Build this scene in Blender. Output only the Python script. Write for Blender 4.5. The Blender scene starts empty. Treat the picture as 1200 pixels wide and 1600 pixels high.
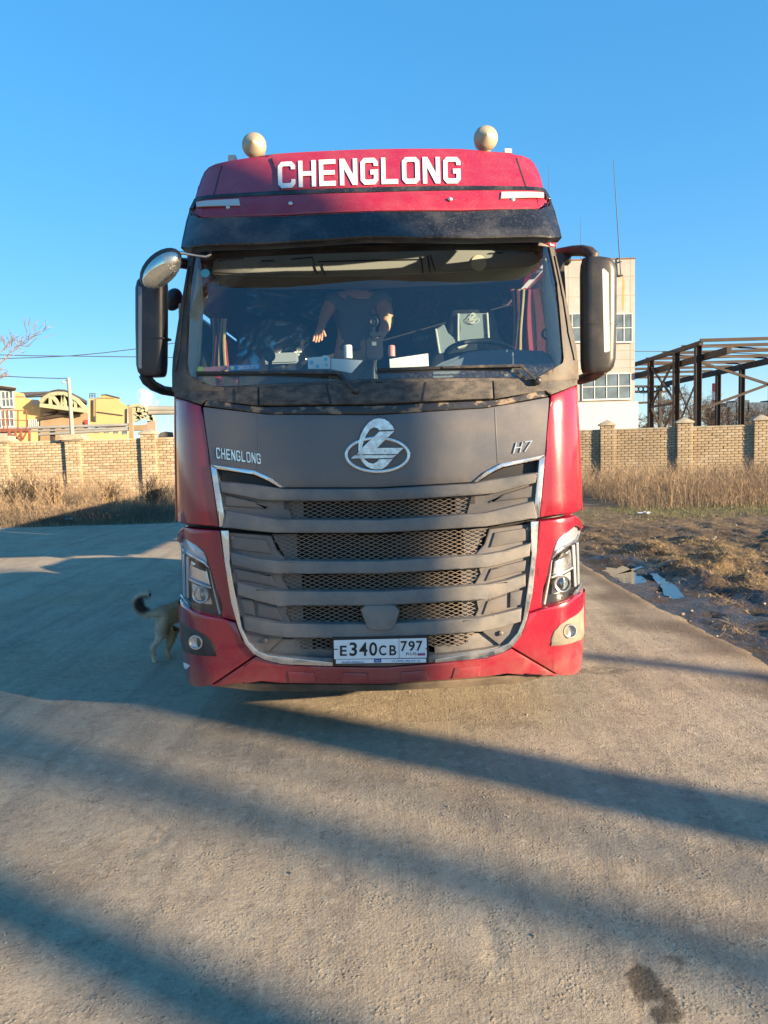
import bpy, bmesh, math, random
import numpy as np
from mathutils import Vector, Matrix, noise
random.seed(7)
rng = np.random.default_rng(7)
R = math.radians
scene = bpy.context.scene
COL = scene.collection

# ------------------------------------------------------------------ camera
F_PX = 1150.0                      # focal length for a 1600 px tall frame
CAM_H = 1.68
cam_data = bpy.data.cameras.new('camera')
cam_data.sensor_fit = 'VERTICAL'
cam_data.sensor_height = 36.0
cam_data.lens = 36.0 * F_PX / 1600.0
cam_data.clip_start = 0.05
cam_data.clip_end = 9000
cam = bpy.data.objects.new('camera', cam_data)
COL.objects.link(cam)
CAM_R = (Matrix.Rotation(R(-0.35), 3, 'Z') @ Matrix.Rotation(R(90 - 4.98), 3, 'X') @ Matrix.Rotation(R(-1.65), 3, 'Z'))
cam.matrix_world = Matrix.Translation((0, 0, CAM_H)) @ CAM_R.to_4x4()
scene.camera = cam

# ------------------------------------------------------------------ sky, sun, exposure
SUN_EL = R(12.0)
SUN_H = Vector((0.86, -0.51, 0)).normalized()
SUN_DIR = Vector((SUN_H.x * math.cos(SUN_EL), SUN_H.y * math.cos(SUN_EL), math.sin(SUN_EL)))
world = bpy.data.worlds.new('World')
scene.world = world
world.use_nodes = True
wn = world.node_tree
wn.nodes.clear()
sky = wn.nodes.new('ShaderNodeTexSky')
sky.sky_type = 'NISHITA'
sky.sun_disc = False
sky.sun_elevation = SUN_EL
sky.sun_rotation = math.atan2(SUN_H.x, SUN_H.y)
sky.altitude = 100
sky.air_density = 1.0
sky.dust_density = 0.0
sky.ozone_density = 5.0
hs = wn.nodes.new('ShaderNodeHueSaturation')
hs.inputs['Saturation'].default_value = 1.6
bg = wn.nodes.new('ShaderNodeBackground')
bg.inputs['Strength'].default_value = 0.148
wo = wn.nodes.new('ShaderNodeOutputWorld')
soft = wn.nodes.new('ShaderNodeGamma')            # evens out the range between zenith and horizon
soft.inputs['Gamma'].default_value = 0.45
wn.links.new(sky.outputs[0], soft.inputs['Color'])
wn.links.new(soft.outputs[0], hs.inputs['Color'])
tint = wn.nodes.new('ShaderNodeMix'); tint.data_type = 'RGBA'; tint.blend_type = 'MULTIPLY'
tint.inputs[0].default_value = 1.0
tint.inputs[7].default_value = (0.93, 1.0, 1.08, 1)
wn.links.new(hs.outputs[0], tint.inputs[6])
wn.links.new(tint.outputs[2], bg.inputs['Color'])
wn.links.new(bg.outputs[0], wo.inputs['Surface'])
sun_data = bpy.data.lights.new('sun', 'SUN')
sun_data.energy = 5.0
sun_data.angle = R(0.55)
sun_data.color = (1.0, 0.76, 0.48)
sun = bpy.data.objects.new('sun', sun_data)
sun.rotation_euler = (-SUN_DIR).to_track_quat('-Z', 'Y').to_euler()
sun.location = (20, -12, 12)
COL.objects.link(sun)
vs = scene.view_settings
scene.display_settings.display_device = 'sRGB'
vs.view_transform = 'Standard'
vs.look = 'None'
vs.exposure = 1.88
vs.gamma = 1.0
vs.use_curve_mapping = False
scene.cycles.max_bounces = 8
scene.cycles.volume_bounces = 3
scene.cycles.transparent_max_bounces = 16
scene.cycles.use_denoising = True

# ------------------------------------------------------------------ helpers
def ray(px, py):
    return CAM_R @ Vector(((px - 600) / F_PX, -(py - 800) / F_PX, -1.0))
def P(px, py, Y):
    d = ray(px, py); t = Y / d.y
    return Vector((d.x * t, Y, CAM_H + d.z * t))
def G(px, py, z=0.0):
    d = ray(px, py); t = (z - CAM_H) / d.z
    return Vector((d.x * t, d.y * t, z))

def tag(o, label=None, cat=None, group=None, kind=None):
    if label: o['label'] = label
    if cat: o['category'] = cat
    if group: o['group'] = group
    if kind: o['kind'] = kind
    return o
def empty(name, loc, label=None, cat=None, group=None):
    o = bpy.data.objects.new(name, None)
    o.empty_display_size = 0.2
    o.location = loc
    COL.objects.link(o)
    return tag(o, label, cat, group)
def origin(o):
    v = Vector((0, 0, 0))
    while o is not None:
        v += o.location
        o = o.parent
    return v

def sharpen(bm, ang):
    for f in bm.faces: f.smooth = True
    for e in bm.edges:
        if len(e.link_faces) == 2:
            try:
                if e.calc_face_angle() > ang: e.smooth = False
            except ValueError:
                pass
def link_bm(name, bm, m, parent=None, ang=R(38), smooth=True):
    if smooth: sharpen(bm, ang)
    me = bpy.data.meshes.new(name)
    if parent is not None:
        off = origin(parent)
        bmesh.ops.translate(bm, verts=bm.verts, vec=-off)
    bm.to_mesh(me); bm.free()
    if isinstance(m, (list, tuple)):
        for x in m: me.materials.append(x)
    else:
        me.materials.append(m)
    o = bpy.data.objects.new(name, me)
    COL.objects.link(o)
    if parent is not None: o.parent = parent
    return o

class MB:
    """collects shapes, then links them as ONE mesh object"""
    def __init__(self): self.v = []; self.f = []
    def add(self, vs, fs):
        b = len(self.v)
        self.v += [tuple(x) for x in vs]
        self.f += [tuple(i + b for i in f) for f in fs]
        return self
    def box(self, c, s, rot=None):
        h = [x / 2 for x in s]
        vs = [Vector((sx * h[0], sy * h[1], sz * h[2])) for sx in (-1, 1) for sy in (-1, 1) for sz in (-1, 1)]
        if rot is not None: vs = [rot @ v for v in vs]
        vs = [v + Vector(c) for v in vs]
        return self.add(vs, [(0, 1, 3, 2), (4, 6, 7, 5), (0, 4, 5, 1), (2, 3, 7, 6), (0, 2, 6, 4), (1, 5, 7, 3)])
    def bb(self, lo, hi):
        lo = Vector(lo); hi = Vector(hi)
        return self.box((lo + hi) / 2, hi - lo)
    def bar(self, a, b, w, h=None, up=Vector((0, 0, 1))):
        """rectangular bar from a to b"""
        a = Vector(a); b = Vector(b); h = h or w
        d = (b - a); L = d.length; d.normalize()
        if abs(d.dot(up)) > 0.98: up = Vector((0, 1, 0))
        s = d.cross(up).normalized(); u = s.cross(d)
        vs = []
        for p in (a, b):
            for i, j in ((-1, -1), (1, -1), (1, 1), (-1, 1)):
                vs.append(p + s * (w / 2 * i) + u * (h / 2 * j))
        return self.add(vs, [(0, 1, 5, 4), (1, 2, 6, 5), (2, 3, 7, 6), (3, 0, 4, 7), (3, 2, 1, 0), (4, 5, 6, 7)])
    def tube(self, pts, r, n=8, cap=True):
        pts = [Vector(p) for p in pts]
        rs = r if isinstance(r, (list, tuple)) else [r] * len(pts)
        rings = []; up = None
        for i, p in enumerate(pts):
            d = (pts[min(i + 1, len(pts) - 1)] - pts[max(i - 1, 0)]).normalized()
            if up is None:
                up = Vector((0, 0, 1)) if abs(d.z) < 0.9 else Vector((0, 1, 0))
            s = d.cross(up).normalized(); u = s.cross(d).normalized(); up = u
            rings.append([p + (s * math.cos(2 * math.pi * k / n) + u * math.sin(2 * math.pi * k / n)) * rs[i] for k in range(n)])
        vs = [v for rg in rings for v in rg]; fs = []
        for i in range(len(pts) - 1):
            for k in range(n):
                fs.append((i * n + k, i * n + (k + 1) % n, (i + 1) * n + (k + 1) % n, (i + 1) * n + k))
        if cap:
            fs.append(tuple(range(n))[::-1]); fs.append(tuple(range((len(pts) - 1) * n, len(pts) * n)))
        return self.add(vs, fs)
    def lathe(self, c, axis, prof, n=24):
        """prof: (distance along axis, radius)"""
        c = Vector(c); ax = Vector(axis).normalized()
        a = Vector((0, 0, 1)) if abs(ax.z) < 0.9 else Vector((1, 0, 0))
        s = ax.cross(a).normalized(); u = s.cross(ax)
        vs = []; fs = []
        for d, r in prof:
            for k in range(n):
                t = 2 * math.pi * k / n
                vs.append(c + ax * d + (s * math.cos(t) + u * math.sin(t)) * max(r, 1e-4))
        for i in range(len(prof) - 1):
            for k in range(n):
                fs.append((i * n + k, i * n + (k + 1) % n, (i + 1) * n + (k + 1) % n, (i + 1) * n + k))
        return self.add(vs, fs)
    def prism(self, pts, d):
        """polygon pts (3D, planar) extruded by vector d"""
        pts = [Vector(p) for p in pts]; n = len(pts); d = Vector(d)
        vs = pts + [p + d for p in pts]
        fs = [tuple(range(n)), tuple(range(2 * n - 1, n - 1, -1))]
        for k in range(n): fs.append((k, n + k, n + (k + 1) % n, (k + 1) % n))
        return self.add(vs, fs)
    def loft(self, secs, cap=True):
        n = len(secs[0]); vs = [v for s in secs for v in s]; fs = []
        for i in range(len(secs) - 1):
            for k in range(n):
                fs.append((i * n + k, i * n + (k + 1) % n, (i + 1) * n + (k + 1) % n, (i + 1) * n + k))
        if cap:
            fs.append(tuple(range(n))[::-1]); fs.append(tuple(range((len(secs) - 1) * n, len(secs) * n)))
        return self.add(vs, fs)
    def ell(self, c, r, rot=None, nu=16, nv=10):
        secs = []
        for j in range(nv + 1):
            a = math.pi * (j / nv) - math.pi / 2
            a = max(-math.pi / 2 + 0.02, min(math.pi / 2 - 0.02, a))
            ring = []
            for k in range(nu):
                t = 2 * math.pi * k / nu
                v = Vector((r[0] * math.cos(a) * math.cos(t), r[1] * math.cos(a) * math.sin(t), r[2] * math.sin(a)))
                if rot is not None: v = rot @ v
                ring.append(v + Vector(c))
            secs.append(ring)
        return self.loft(secs)
    def build(self, name, m, parent=None, bevel=0.0, ang=R(38), smooth=True, seg=2):
        me = bpy.data.meshes.new(name)
        me.from_pydata(self.v, [], self.f)
        bm = bmesh.new(); bm.from_mesh(me); bpy.data.meshes.remove(me)
        bmesh.ops.recalc_face_normals(bm, faces=bm.faces)
        if bevel:
            es = [e for e in bm.edges if len(e.link_faces) == 2 and e.calc_face_angle(0) > R(30)]
            bmesh.ops.bevel(bm, geom=es, offset=bevel, segments=seg, affect='EDGES', clamp_overlap=True)
        return link_bm(name, bm, m, parent, ang, smooth)

def fast_mesh(name, V, Fc, m, parent=None, smooth=False):
    """big meshes from numpy arrays; Fc: (n, k) int array"""
    V = np.asarray(V, dtype=np.float32).copy(); Fc = np.asarray(Fc, dtype=np.int32)
    if parent is not None: V -= np.array(origin(parent), dtype=np.float32)
    me = bpy.data.meshes.new(name)
    k = Fc.shape[1]
    me.vertices.add(len(V)); me.vertices.foreach_set('co', V.ravel())
    me.loops.add(Fc.size); me.loops.foreach_set('vertex_index', Fc.ravel())
    me.polygons.add(len(Fc))
    me.polygons.foreach_set('loop_start', np.arange(0, Fc.size, k, dtype=np.int32))
    me.polygons.foreach_set('use_smooth', np.full(len(Fc), smooth))
    me.update(calc_edges=True); me.validate()
    me.materials.append(m)
    o = bpy.data.objects.new(name, me); COL.objects.link(o)
    if parent is not None: o.parent = parent
    return o

# ------------------------------------------------------------------ materials
def new_mat(name):
    m = bpy.data.materials.new(name); m.use_nodes = True
    nt = m.node_tree; nt.nodes.clear()
    out = nt.nodes.new('ShaderNodeOutputMaterial')
    return m, nt, out
def nd(nt, t, **kw):
    n = nt.nodes.new(t)
    for k, v in kw.items(): setattr(n, k, v)
    return n
def noise_ramp(nt, vec, scale, lo, hi, detail=6, rough=0.6):
    n = nd(nt, 'ShaderNodeTexNoise'); n.inputs['Scale'].default_value = scale
    n.inputs['Detail'].default_value = detail; n.inputs['Roughness'].default_value = rough
    nt.links.new(vec, n.inputs['Vector'])
    r = nd(nt, 'ShaderNodeMapRange'); r.inputs['From Min'].default_value = lo; r.inputs['From Max'].default_value = hi
    nt.links.new(n.outputs['Fac'], r.inputs['Value'])
    return r.outputs[0]
def math_n(nt, op, a, b):
    n = nd(nt, 'ShaderNodeMath', operation=op); n.use_clamp = True
    for i, x in enumerate((a, b)):
        if isinstance(x, (int, float)): n.inputs[i].default_value = x
        else: nt.links.new(x, n.inputs[i])
    return n.outputs[0]
def mix_c(nt, fac, a, b):
    n = nd(nt, 'ShaderNodeMix', data_type='RGBA')
    if isinstance(fac, (int, float)): n.inputs[0].default_value = fac
    else: nt.links.new(fac, n.inputs[0])
    for i, x in ((6, a), (7, b)):
        if isinstance(x, tuple): n.inputs[i].default_value = (*x, 1)
        else: nt.links.new(x, n.inputs[i])
    return n.outputs[2]
def mix_f(nt, fac, a, b):
    n = nd(nt, 'ShaderNodeMix', data_type='FLOAT')
    nt.links.new(fac, n.inputs[0]); n.inputs[2].default_value = a; n.inputs[3].default_value = b
    return n.outputs[0]
DUST = (0.27, 0.20, 0.135)
def mat(name, col, rough=0.5, metal=0.0, coat=0.0, dust=0.0, dcol=DUST, dscale=6.0, dlo=0.4, dhi=0.7, zdust=None,
        film=0.0, speck=0.0, bump=0.0, bscale=60.0, var=0.0, vscale=3.0, col2=None, island=0.0, aniso=None, spec=0.5, wstain=None):
    m, nt, out = new_mat(name)
    b = nd(nt, 'ShaderNodeBsdfPrincipled')
    tc = nd(nt, 'ShaderNodeTexCoord'); vec = tc.outputs['Object']
    if aniso:
        mp = nd(nt, 'ShaderNodeMapping'); mp.inputs['Scale'].default_value = aniso
        nt.links.new(vec, mp.inputs['Vector']); vec = mp.outputs[0]
    c = None
    if col2 is not None:
        c = mix_c(nt, noise_ramp(nt, vec, vscale, 0.35, 0.65), col, col2)
    elif var:
        c = mix_c(nt, noise_ramp(nt, vec, vscale, 0.3, 0.7), tuple(x * (1 - var) for x in col), tuple(min(1, x * (1 + var)) for x in col))
    if island:
        g = nd(nt, 'ShaderNodeNewGeometry')
        hsv = nd(nt, 'ShaderNodeHueSaturation')
        r = nd(nt, 'ShaderNodeMapRange'); r.inputs['To Min'].default_value = 1 - island; r.inputs['To Max'].default_value = 1 + island
        nt.links.new(g.outputs['Random Per Island'], r.inputs['Value']); nt.links.new(r.outputs[0], hsv.inputs['Value'])
        if c is None: hsv.inputs['Color'].default_value = (*col, 1)
        else: nt.links.new(c, hsv.inputs['Color'])
        c = hsv.outputs[0]
    if wstain:                                        # weathering that runs across neighbouring pieces
        gw = nd(nt, 'ShaderNodeNewGeometry')
        for sc_, am_, cc_, lo_ in wstain:
            k = math_n(nt, 'MULTIPLY', noise_ramp(nt, gw.outputs['Position'], sc_, lo_, lo_ + .14, 7, .65), am_)
            c = mix_c(nt, k, c if c is not None else col, cc_)
    fac = None
    if dust or zdust or film or speck:
        fac = math_n(nt, 'MULTIPLY', noise_ramp(nt, vec, dscale, dlo, dhi), dust)
        if film: fac = math_n(nt, 'ADD', fac, film)
        if speck:
            sp = math_n(nt, 'MULTIPLY', noise_ramp(nt, vec, 85.0, 0.55, 0.7, 3), speck)
            fac = math_n(nt, 'ADD', fac, sp)
        if zdust:
            g = nd(nt, 'ShaderNodeNewGeometry'); s = nd(nt, 'ShaderNodeSeparateXYZ')
            nt.links.new(g.outputs['Position'], s.inputs[0])
            r = nd(nt, 'ShaderNodeMapRange')
            r.inputs['From Min'].default_value = zdust[0]; r.inputs['From Max'].default_value = zdust[1]
            r.inputs['To Min'].default_value = zdust[2]; r.inputs['To Max'].default_value = 0
            nt.links.new(s.outputs['Z'], r.inputs['Value'])
            k = math_n(nt, 'MULTIPLY', r.outputs[0], noise_ramp(nt, vec, 9.0, 0.25, 0.65))
            fac = math_n(nt, 'ADD', fac, k)
        c = mix_c(nt, fac, c if c is not None else col, dcol)
        nt.links.new(mix_f(nt, fac, rough, 0.9), b.inputs['Roughness'])
        if metal: nt.links.new(mix_f(nt, fac, metal, 0.0), b.inputs['Metallic'])
        if coat: nt.links.new(mix_f(nt, fac, coat, 0.0), b.inputs['Coat Weight'])
    else:
        b.inputs['Roughness'].default_value = rough
        b.inputs['Metallic'].default_value = metal
        b.inputs['Coat Weight'].default_value = coat
    b.inputs['Coat Roughness'].default_value = 0.08
    b.inputs['Specular IOR Level'].default_value = spec
    if c is None: b.inputs['Base Color'].default_value = (*col, 1)
    else: nt.links.new(c, b.inputs['Base Color'])
    if bump:
        n = nd(nt, 'ShaderNodeTexNoise'); n.inputs['Scale'].default_value = bscale; n.inputs['Detail'].default_value = 5
        nt.links.new(vec, n.inputs['Vector'])
        bp = nd(nt, 'ShaderNodeBump'); bp.inputs['Strength'].default_value = bump; bp.inputs['Distance'].default_value = 0.01
        nt.links.new(n.outputs['Fac'], bp.inputs['Height']); nt.links.new(bp.outputs[0], b.inputs['Normal'])
    nt.links.new(b.outputs[0], out.inputs['Surface'])
    return m
def glass_mat(name, tint, refl=0.08, dust=0.0, rough=0.02, wedge=False, edge=1.0):
    m, nt, out = new_mat(name)
    tr = nd(nt, 'ShaderNodeBsdfTransparent'); tr.inputs['Color'].default_value = (*tint, 1)
    gl = nd(nt, 'ShaderNodeBsdfGlossy'); gl.inputs['Roughness'].default_value = rough
    fr = nd(nt, 'ShaderNodeFresnel'); fr.inputs['IOR'].default_value = 1.5
    mr = nd(nt, 'ShaderNodeMapRange'); mr.inputs['From Min'].default_value = 0.04; mr.inputs['From Max'].default_value = 1
    mr.inputs['To Min'].default_value = refl; mr.inputs['To Max'].default_value = edge
    nt.links.new(fr.outputs[0], mr.inputs['Value'])
    mx = nd(nt, 'ShaderNodeMixShader'); nt.links.new(mr.outputs[0], mx.inputs[0])
    nt.links.new(tr.outputs[0], mx.inputs[1]); nt.links.new(gl.outputs[0], mx.inputs[2])
    last = mx.outputs[0]
    if dust:
        tc = nd(nt, 'ShaderNodeTexCoord')
        df = nd(nt, 'ShaderNodeBsdfDiffuse'); df.inputs['Color'].default_value = (0.42, 0.38, 0.32, 1)
        f = math_n(nt, 'MULTIPLY', noise_ramp(nt, tc.outputs['Object'], 55, 0.48, 0.75, 8, 0.8), dust)
        f = math_n(nt, 'ADD', f, dust * 0.12)
        if wedge:      # the corner the wiper never reaches, and the strip under the blades
            g = nd(nt, 'ShaderNodeNewGeometry'); s = nd(nt, 'ShaderNodeSeparateXYZ'); nt.links.new(g.outputs['Position'], s.inputs[0])
            a = nd(nt, 'ShaderNodeMath', operation='MULTIPLY_ADD'); nt.links.new(s.outputs['X'], a.inputs[0])
            a.inputs[1].default_value = -0.75; nt.links.new(s.outputs['Z'], a.inputs[2])
            r1 = nd(nt, 'ShaderNodeMapRange'); r1.inputs['From Min'].default_value = 3.24; r1.inputs['From Max'].default_value = 3.27
            nt.links.new(a.outputs[0], r1.inputs['Value'])
            r2 = nd(nt, 'ShaderNodeMapRange'); r2.inputs['From Min'].default_value = 2.14; r2.inputs['From Max'].default_value = 2.10
            nt.links.new(s.outputs['Z'], r2.inputs['Value'])
            ax = nd(nt, 'ShaderNodeMath', operation='ABSOLUTE'); nt.links.new(s.outputs['X'], ax.inputs[0])
            r3 = nd(nt, 'ShaderNodeMapRange'); r3.inputs['From Min'].default_value = 1.02; r3.inputs['From Max'].default_value = 1.12
            nt.links.new(ax.outputs[0], r3.inputs['Value'])
            k = math_n(nt, 'MAXIMUM', math_n(nt, 'MAXIMUM', r1.outputs[0], math_n(nt, 'MULTIPLY', r2.outputs[0], 0.6)), math_n(nt, 'MULTIPLY', r3.outputs[0], 0.3))
            k = math_n(nt, 'ADD', k, 0.045)
            f = math_n(nt, 'MULTIPLY', f, k)
        m2 = nd(nt, 'ShaderNodeMixShader'); nt.links.new(f, m2.inputs[0])
        nt.links.new(last, m2.inputs[1]); nt.links.new(df.outputs[0], m2.inputs[2]); last = m2.outputs[0]
    nt.links.new(last, out.inputs['Surface'])
    return m

M = {}
M['red'] = mat('red_paint', (0.28, 0.006, 0.026), 0.22, coat=1.0, dust=0.05, dscale=5, dlo=0.35, dhi=0.75, zdust=(0.25, 0.60, 0.45), film=0.0, speck=0.05, dcol=(0.25, 0.18, 0.14))
M['red_top'] = mat('red_roof_paint', (0.28, 0.008, 0.034), 0.34, coat=0.5, dust=0.08, dscale=8, speck=0.12, film=0.01, dcol=(0.36, 0.30, 0.26))
M['grey'] = mat('grey_panel_paint', (0.11, 0.114, 0.128), 0.30, metal=0.3, dust=0.22, dscale=3.2, dlo=0.4, dhi=0.75, film=0.03, speck=0.08, zdust=(1.4, 1.62, 0.35))
M['bar'] = mat('grille_bar_plastic', (0.115, 0.117, 0.124), 0.42, dust=0.5, dscale=5.5, dlo=0.40, dhi=0.70, film=0.06, dcol=(0.31, 0.265, 0.21), speck=0.14, bump=0.15, bscale=220)
M['side'] = mat('grille_side_plastic', (0.095, 0.096, 0.104), 0.42, dust=0.28, dscale=5, film=0.05, speck=0.10)
M['mesh'] = mat('grille_mesh_metal', (0.14, 0.14, 0.14), 0.5, dust=0.6, dscale=12, film=0.35)
M['black'] = mat('black_plastic', (0.012, 0.012, 0.014), 0.5)
M['visor'] = mat('visor_black', (0.012, 0.013, 0.016), 0.28, dust=0.20, dscale=5, dlo=0.45, dhi=0.75, speck=0.16, dcol=(0.30, 0.29, 0.28))
M['cowl'] = mat('dusty_cowl_plastic', (0.018, 0.018, 0.02), 0.6, dust=0.5, dscale=15, dlo=0.38, dhi=0.66, film=0.05, speck=0.30, dcol=(0.19, 0.16, 0.13), bump=0.2, bscale=120, aniso=(1, 1, 2.0))
M['lip'] = mat('dusty_hood_lip', (0.022, 0.023, 0.028), 0.35, dust=0.8, dscale=11, dlo=0.52, dhi=0.6, speck=0.1, aniso=(1, 1, 1.6))
M['pillar'] = mat('pillar_plastic', (0.022, 0.022, 0.024), 0.55, dust=0.22, dscale=9, dlo=0.45, dhi=0.78, speck=0.14, film=0.02, zdust=(2.0, 2.2, 0.45))
M['chrome'] = mat('chrome', (0.75, 0.75, 0.76), 0.12, metal=1.0, dust=0.35, dscale=9, dlo=0.4, dhi=0.8, film=0.04)
M['silver'] = mat('dull_silver', (0.60, 0.60, 0.60), 0.28, metal=0.9, dust=0.25, dscale=30, film=0.06)
M['white_vinyl'] = mat('white_vinyl', (0.72, 0.73, 0.72), 0.5, film=0.08, speck=0.12)
M['lamp_white'] = mat('lamp_clear', (0.52, 0.53, 0.52), 0.3, film=0.12, speck=0.12)
M['horn'] = mat('horn_cream', (0.40, 0.345, 0.24), 0.4, dust=0.3, dscale=14, metal=0.2)
M['rubber'] = mat('tyre_rubber', (0.022, 0.021, 0.020), 0.85, dust=0.5, dscale=5, film=0.15, bump=0.3)
M['chassis'] = mat('chassis_black', (0.025, 0.024, 0.024), 0.7, dust=0.5, dscale=4, film=0.2)
M['radiator'] = mat('dusty_radiator', (0.004, 0.0035, 0.003), 0.8, dust=0.5, dscale=9, dlo=0.54, dhi=0.60, dcol=(0.07, 0.045, 0.028), aniso=(1, 1, 2))
M['fogbez'] = mat('fog_lamp_bezel', (0.03, 0.03, 0.032), 0.5, dust=0.5, dscale=5, film=0.30, speck=0.15, dcol=(0.30, 0.265, 0.20))
M['wind'] = glass_mat('windscreen_glass', (0.84, 0.92, 0.94), 0.12, dust=0.40, wedge=True, edge=0.22)
M['glass'] = glass_mat('lamp_glass', (0.93, 0.95, 0.97), 0.06, dust=0.05, edge=0.14)
M['sideglass'] = glass_mat('side_glass', (0.80, 0.88, 0.88), 0.08, dust=0.10)
M['pane'] = mat('window_pane', (0.10, 0.14, 0.17), 0.12, var=0.5, vscale=0.8, film=0.05)
M['int_dark'] = mat('cab_trim_dark', (0.03, 0.032, 0.036), 0.7)
M['int_grey'] = mat('cab_trim_grey', (0.22, 0.23, 0.22), 0.7, var=0.08)
M['int_beige'] = mat('cab_trim_beige', (0.48, 0.45, 0.36), 0.7, var=0.08)
M['seat'] = mat('seat_leatherette', (0.02, 0.022, 0.026), 0.45)
M['seat_grey'] = mat('seat_grey_panel', (0.26, 0.30, 0.33), 0.6)
M['seat_pipe'] = mat('seat_piping', (0.6, 0.6, 0.55), 0.6)
M['plastic_wrap'] = glass_mat('clear_film', (0.88, 0.91, 0.93), 0.09, dust=0.10, rough=0.22, edge=.4)
M['mirror_black'] = mat('mirror_shell', (0.016, 0.018, 0.024), 0.42, dust=0.10, dscale=8, dlo=.5, dhi=.8)
M['curtain'] = mat('striped_curtain', (0.16, 0.015, 0.025), 0.8)
M['curtain_gold'] = mat('gold_braid', (0.50, 0.36, 0.18), 0.5, metal=0.3)
M['paper'] = mat('paper', (0.72, 0.72, 0.66), 0.8, var=0.05)
M['blue_card'] = mat('blue_card', (0.03, 0.20, 0.52), 0.5)
M['cyan'] = mat('cyan_sticker', (0.10, 0.50, 0.72), 0.5)
M['pink'] = mat('pink_plastic', (0.55, 0.22, 0.20), 0.5)
M['lime'] = mat('lime_plastic', (0.50, 0.62, 0.06), 0.5)
M['skin'] = mat('skin', (0.52, 0.27, 0.17), 0.55)
M['shirt'] = mat('grey_shirt', (0.15, 0.145, 0.14), 0.85, bump=0.3, bscale=40)
M['trousers'] = mat('khaki_trousers', (0.16, 0.135, 0.10), 0.9)
M['hair'] = mat('dark_hair', (0.02, 0.015, 0.012), 0.7)
M['plate'] = mat('plate_white', (0.78, 0.80, 0.80), 0.45, film=0.05, speck=0.06)
M['ink'] = mat('plate_black_ink', (0.012, 0.012, 0.014), 0.5)
M['ink_blue'] = mat('plate_blue_ink', (0.02, 0.07, 0.33), 0.5)
M['ink_red'] = mat('plate_red_ink', (0.50, 0.02, 0.03), 0.5)
M['brick_pale'] = mat('pale_yellow_brick', (0.38, 0.30, 0.195), 0.9, island=0.0, var=0.10, vscale=9, dust=0.3, dscale=2, dcol=(0.36, 0.25, 0.15), wstain=((.55, .5, (.20, .15, .10), .52), (1.3, .45, (.46, .40, .31), .58)))
M['brick_tan'] = mat('tan_brick', (0.345, 0.27, 0.175), 0.9, var=0.12, vscale=9, wstain=((.55, .5, (.20, .15, .10), .52), (1.3, .45, (.46, .40, .31), .58)))
M['brick_light'] = mat('light_brick', (0.42, 0.345, 0.24), 0.9, var=0.10, vscale=9, wstain=((.55, .5, (.20, .15, .10), .52), (1.3, .45, (.46, .40, .31), .58)))
M['brick_dark'] = mat('weathered_brick', (0.285, 0.22, 0.145), 0.9, var=0.15, vscale=9, wstain=((.55, .5, (.20, .15, .10), .52), (1.3, .45, (.46, .40, .31), .58)))
M['mortar'] = mat('mortar', (0.19, 0.15, 0.105), 0.95, var=0.2, vscale=4)
M['cap'] = mat('concrete_cap', (0.36, 0.31, 0.23), 0.9, var=0.25, vscale=5, dust=0.3, dcol=(0.10, 0.09, 0.06))
M['concrete'] = mat('weathered_concrete', (0.32, 0.315, 0.30), 0.9, var=0.14, vscale=0.7, dust=0.35, dscale=2.5, dlo=0.45, dhi=0.75, dcol=(0.27, 0.24, 0.19), bump=0.3, bscale=8)
M['whitewash'] = mat('whitewashed_brick', (0.50, 0.49, 0.465), 0.9, var=0.08, vscale=2)
M['frame_white'] = mat('white_window_frame', (0.55, 0.55, 0.53), 0.6)
M['rust'] = mat('rusty_steel', (0.036, 0.027, 0.023), 0.85, dust=0.5, dscale=1.5, dcol=(0.075, 0.053, 0.042))
M['rust_red'] = mat('red_lead_steel', (0.20, 0.075, 0.045), 0.8, var=0.3)
M['streak'] = mat('rust_stain', (0.42, 0.25, 0.10), 0.9, var=0.2, vscale=3)
M['yellow'] = mat('yellow_render', (0.44, 0.335, 0.155), 0.9, var=0.07, vscale=0.5)
M['yellow_pale'] = mat('pale_yellow_render', (0.45, 0.37, 0.19), 0.9, var=0.07, vscale=0.5)
M['truss'] = mat('pale_green_truss_paint', (0.33, 0.335, 0.22), 0.7, var=0.15, vscale=0.6)
M['roofing'] = mat('dark_roofing', (0.075, 0.075, 0.08), 0.9, var=0.2, vscale=0.4)
M['brown_wall'] = mat('brown_brick_wall', (0.27, 0.20, 0.125), 0.9, var=0.15, vscale=0.6)
M['pipe'] = mat('galvanised_pipe', (0.25, 0.255, 0.245), 0.7, var=0.2, vscale=0.5)
M['post'] = mat('concrete_post', (0.32, 0.30, 0.25), 0.9, var=0.1)
M['wire'] = mat('cable', (0.06, 0.07, 0.08), 0.7)
M['bark'] = mat('grey_bark', (0.16, 0.125, 0.09), 0.9, var=0.3)
M['twig'] = mat('bare_twigs', (0.19, 0.15, 0.12), 0.9, var=0.2)
M['far_trees'] = mat('far_wood', (0.16, 0.145, 0.14), 0.95, var=0.2, vscale=0.02)
M['chim_red'] = mat('chimney_red', (0.52, 0.09, 0.07), 0.8)
M['chim_white'] = mat('chimney_white', (0.72, 0.68, 0.62), 0.8)
M['far_plant'] = mat('far_factory_cladding', (0.05, 0.085, 0.13), 0.9, var=0.2, vscale=0.03)
M['weed'] = mat('dry_weed', (0.28, 0.20, 0.125), 0.9, island=0.55)
M['weed_grey'] = mat('grey_weed', (0.15, 0.115, 0.08), 0.9, island=0.45)
M['straw'] = mat('straw', (0.30, 0.21, 0.10), 0.9, island=0.55)
M['greengrass'] = mat('short_green_grass', (0.13, 0.14, 0.05), 0.9, island=0.4)
M['pebble'] = mat('pebble', (0.24, 0.20, 0.155), 0.9, island=0.5)
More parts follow.
